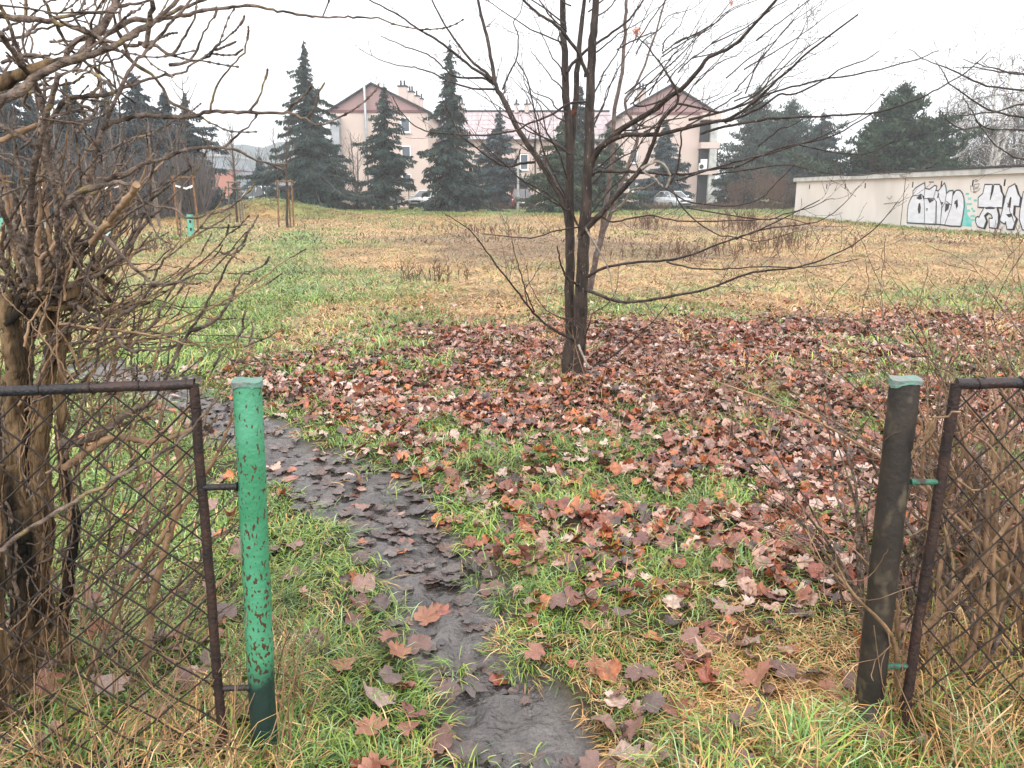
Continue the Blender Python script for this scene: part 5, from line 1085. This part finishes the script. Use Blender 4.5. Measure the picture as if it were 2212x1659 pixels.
m.build('wire', M['wire'], gf)
for px in (372, 395, 421, 450, 482, 511, 545, 576, 604, 632): x = X_(px, 58.); m = MB(); m.tube([(x, 58, 0), (x, 58, 2.0)], .03, 6); m.build('fence_post', M['pole_green'], gf)
po = at(571, 437, 49.5); o = thing('corner_post', (po[0], 49.5, float(gz(po[0], 49.5))), 'black corner post with a slanting brace on the mound', 'post'); m = MB(); zt = at(569, 388, 49.5)[2]
m.tube([(po[0], 49.5, po[2]-.3), (po[0]-.05, 49.5, zt)], .05, 8); m.build('upright', M['dark'], o); m = MB(); q = at(594, 440, 49.3); m.tube([(po[0], 49.5, zt-.35), (q[0], 49.3, q[2]-.2)], .035, 6); m.build('brace', M['dark'], o)
x = X_(1119, 63.5); o = thing('utility_pole', (x, 63.5, .35), 'slim grey pole beside the dark red car', 'pole'); m = MB(); m.tube([(x, 63.5, .2), (x, 63.5, Z_(330, 63.5))], [.11, .07], 8); m.build('pole', M['concrete'], o)
m = MB(); m.box(x-.12, x+.12, 63.3, 63.38, Z_(345, 63.5), Z_(336, 63.5)); m.build('bracket', M['dark'], o)
x = X_(883, 64.); o = thing('sign', (x, 64, .35), 'grey rectangular road sign seen from behind next to the white car', 'sign'); m = MB(); m.tube([(x, 64.05, .2), (x, 64.05, Z_(398, 64))], .035, 8); m.build('sign_pole', M['dark'], o)
m = MB(); m.box(x-.26, x+.26, 63.97, 64.0, Z_(408, 64), Z_(394, 64)); m.build('sign_plate', M['grey'], o)

# ================================================================== young staked trees
def stakes(gx_, Y, pts, top_py, label, mt, white=False, low=False):
    o = thing('tree_stakes', (gx_, Y, 0), label, 'tree stakes', 'wooden stake frames round the young trees'); Hs = 2.15; T = []
    for dx, dy in pts:
        m = MB(); x, y = gx_+dx, Y+dy; z = float(gz(x, y)); lx = rgs.normal(0, .03); m.tube([(x, y, z-.1), (x+lx*.5, y, z+Hs*.5), (x+lx-dx*.08, y-dy*.08, z+Hs)], [.038, .036, .034], 8, bump=.05, rng=rgs); m.build('stake', mt, o); T.append((x+lx-dx*.08, y-dy*.08, z+Hs))
    n = len(T)
    for i in range(n):
        a, b = np.array(T[i]), np.array(T[(i+1) % n]); d = (b-a)/np.linalg.norm(b-a)
        for dz in ((-.06,) if not low else (-.06, -.38)):
            m = MB(); off = np.array([0, 0, dz]); m.tube([a+off-d*.1, b+off+d*.1], .04, 6, bump=.05, rng=rgs); m.build('crossbar', mt, o)
    c = np.array([gx_, Y, T[0][2]-.45])
    for i in range(n):
        a = np.array(T[i])+[0, 0, -.34]; d = c-a; s = np.array([-d[1], d[0], 0]); s /= np.linalg.norm(s); m = MB(); w_ = .035
        m.add([a+[0, 0, -w_], a+[0, 0, w_], c+s*.05+[0, 0, w_], c+s*.05+[0, 0, -w_], a+s*.01+[0, 0, -w_], a+s*.01+[0, 0, w_], c+s*.06+[0, 0, w_], c+s*.06+[0, 0, -w_]], [(0, 1, 2, 3), (7, 6, 5, 4), (0, 4, 5, 1), (2, 6, 7, 3), (1, 5, 6, 2), (0, 3, 7, 4)]); m.build('tie_strap', M['white'] if white else M['dark'], o)
rgs = np.random.default_rng(12)
def young(bx, by, top, label, slabel, pts, seed, guard=None, gh=.8, crown=(.9, 2.2), mt='stake', white=False, clear=.45, low=False):
    g_ = gnd(bx, by); Y = g_[1]*(1.0 if g_[1] < 38 else .97); gx_ = at(bx, by, Y)[0]; top_ = at(*top, Y); z = float(gz(gx_, Y)); Ht = top_[2]-z
    o = thing('young_tree', (gx_, Y, z), label, 'young tree', 'young staked trees'); rg = np.random.default_rng(seed); t = np.linspace(0, 1, 10)
    P = np.stack([gx_+(top_[0]-gx_)*t+rg.normal(0, .012, 10)*(t > 0), np.full(10, Y), z-.05+(Ht+.05)*t], -1); R = .065*(1-.88*t)
    m = MB(); m.tube(P, R, 8); tr = m.build('trunk', M['bark'], o); c = MB()
    for k in range(15):
        f_ = clear+(.95-clear)*k/15; b = np.array([np.interp(f_, t, P[:, i]) for i in range(3)]); az = rg.random()*6.28; l = crown[0]*(1-.55*(f_-clear)/(1-clear))*rg.uniform(.7, 1.2); e = rg.uniform(.25, .6); d = np.array([math.cos(az)*math.cos(e), math.sin(az)*math.cos(e), math.sin(e)]); Q = [b]
        for s in range(6): d = d+np.array([0, 0, .30])+rg.normal(0, .06, 3); d /= np.linalg.norm(d); Q.append(Q[-1]+d*l/4)
        Q = np.array(Q); r = np.linspace(.018, .006, 7); c.tube(Q, r, 4, 0, cap=False); sprout(c, Q, r, 2.2, l*.5, rg, 2, up=.5, sides=3, rmin=.005, start=.2)
    c.build('crown', M['twig'], o)
    if guard:
        m = MB(); a = np.arange(14)*2*math.pi/14; m.tube([(gx_, Y, z-.02), (gx_, Y, z+gh)], .115, 14, 0, cap=False); m.tube([(gx_, Y, z+gh), (gx_, Y, z-.02)], .108, 14, 0, cap=False)
        gd_ = m.build('trunk_guard', M[guard], o)
        if guard == 'guard':
            m = MB()
            for hz_ in (.22, .50): m.box(gx_+.01, gx_+.075, Y-.125, Y-.108, z+hz_, z+hz_+.10)
            m.build('guard_hole', M['slot'], gd_)
    stakes(gx_, Y, pts, None, slabel, M[mt], white, low)
tri = [(-.36, -.30), (.33, -.15), (.12, .38)]
young(414, 511, (392, 150), 'young tree in a mint green trunk guard with two dark holes', 'orange-brown stakes with white straps round the green-guarded tree', tri, 1, 'guard', .8, white=True)
young(513, 482, (497, 258), 'young tree with a fanned crown before the orange wall', 'grey stakes round the young tree before the orange wall', [(-.36, -.1), (.36, -.1), (.05, .4)], 2, mt='stake_g', low=True)
young(621, 492, (618, 262), 'young tree standing in front of the tall drooping spruce', 'brown stakes round the young tree by the tall drooping spruce', [(-.34, -.2), (.10, .2), (.32, -.1)], 3, mt='stake')
young(325, 488, (312, 230), 'young tree between the green-guarded tree and the shrub tangle', 'dark stakes left of the green-guarded tree', [(-.5, -.1), (.5, -.1), (.25, .3)], 4, mt='stake_g')
young(236, 512, (222, 170), 'young tree in a pale blue trunk guard seen through the shrub', 'stakes with white straps round the pale-guarded tree', [(-.55, -.2), (.35, -.2), (.5, .35)], 5, 'guard_p', .45, white=True)
young(93, 503, (80, 190), 'young tree behind the thick yellowish shrub stems', 'stakes behind the thick yellowish shrub stems', tri, 6, 'guard_p', .6, white=True)
young(13, 519, (5, 160), 'young tree at the left edge in a green trunk guard', 'stakes with a white strap at the left edge', tri, 7, 'guard', .75, white=True)

# weeds standing in the far field
rg = np.random.default_rng(44)
WD = MB()
def weed(px, py, label, n=16, h=.8, wd=.4):
    n = int(n*1.6)
    g_ = gnd(px, py); o = WD
    for _ in range(n):
        x = g_[0]+rg.normal(0, wd); y = g_[1]+rg.normal(0, wd*.6); z = float(gz(x, y)); l = h*rg.uniform(.4, 1.1); d = np.array([rg.normal(0, .25), rg.normal(0, .25), 1]); P = np.array([(x, y, z-.05), (x+d[0]*l*.4, y+d[1]*l*.4, z+l*.5), (x+d[0]*l, y, z+l*.95)])
        o.tube(P, [.007, .006, .004], 4, 0, cap=False); sprout(o, P, np.array([.007, .007, .006]), 16, .16, rg, 2, up=.5, sides=3, rmin=.0035, start=.3)
weed(1400, 497, 'dark dead weed clump right of the bare tree stems', 26, .75, .5); weed(1600, 505, 'tall brown dead weed clump before the far fence', 26, .95, .4); weed(1688, 535, 'reddish dead weeds left of the garage wall', 16, .7, .5)
weed(1010, 500, 'brown weeds left of the bare tree', 24, .3, 1.2); weed(1110, 508, 'brown weeds beside the left bare branch', 26, .3, 1.4); weed(950, 610, 'small dark dead weed in the straw left of the tree', 12, .3, .3); weed(1480, 560, 'low brown weeds in the straw right of the tree', 26, .35, 1.2); weed(1620, 545, 'flattened brown weeds in the middle of the straw', 26, .4, 1.4)
weed(345, 545, 'dark twiggy weed below the green-guarded tree', 16, .4, .4); weed(2110, 520, 'thin weeds before the graffiti', 10, .5, .8)

o = WD.build('dead_weeds', M['dock']); struct(o, 'stuff', 'dark reddish dead weed stems scattered in the straw'); o['category'] = 'dead weeds'

# ================================================================== haze
hz_ = MB(); hz_.box(-420, 420, -30, 420, -3.2, 46); hm = bpy.data.materials.new('haze_air'); hm.use_nodes = True; t = hm.node_tree; t.nodes.remove(t.nodes['Principled BSDF'])
pv = t.nodes.new('ShaderNodeVolumePrincipled'); pv.inputs['Density'].default_value = .0012; pv.inputs['Color'].default_value = (.90, .945, 1, 1); pv.inputs['Anisotropy'].default_value = .3
t.links.new(pv.outputs[0], t.nodes['Material Output'].inputs['Volume'])
hzo = hz_.build('haze', hm, attr=False); struct(hzo, 'stuff', 'pale winter haze over the field'); hzo['category'] = 'haze'
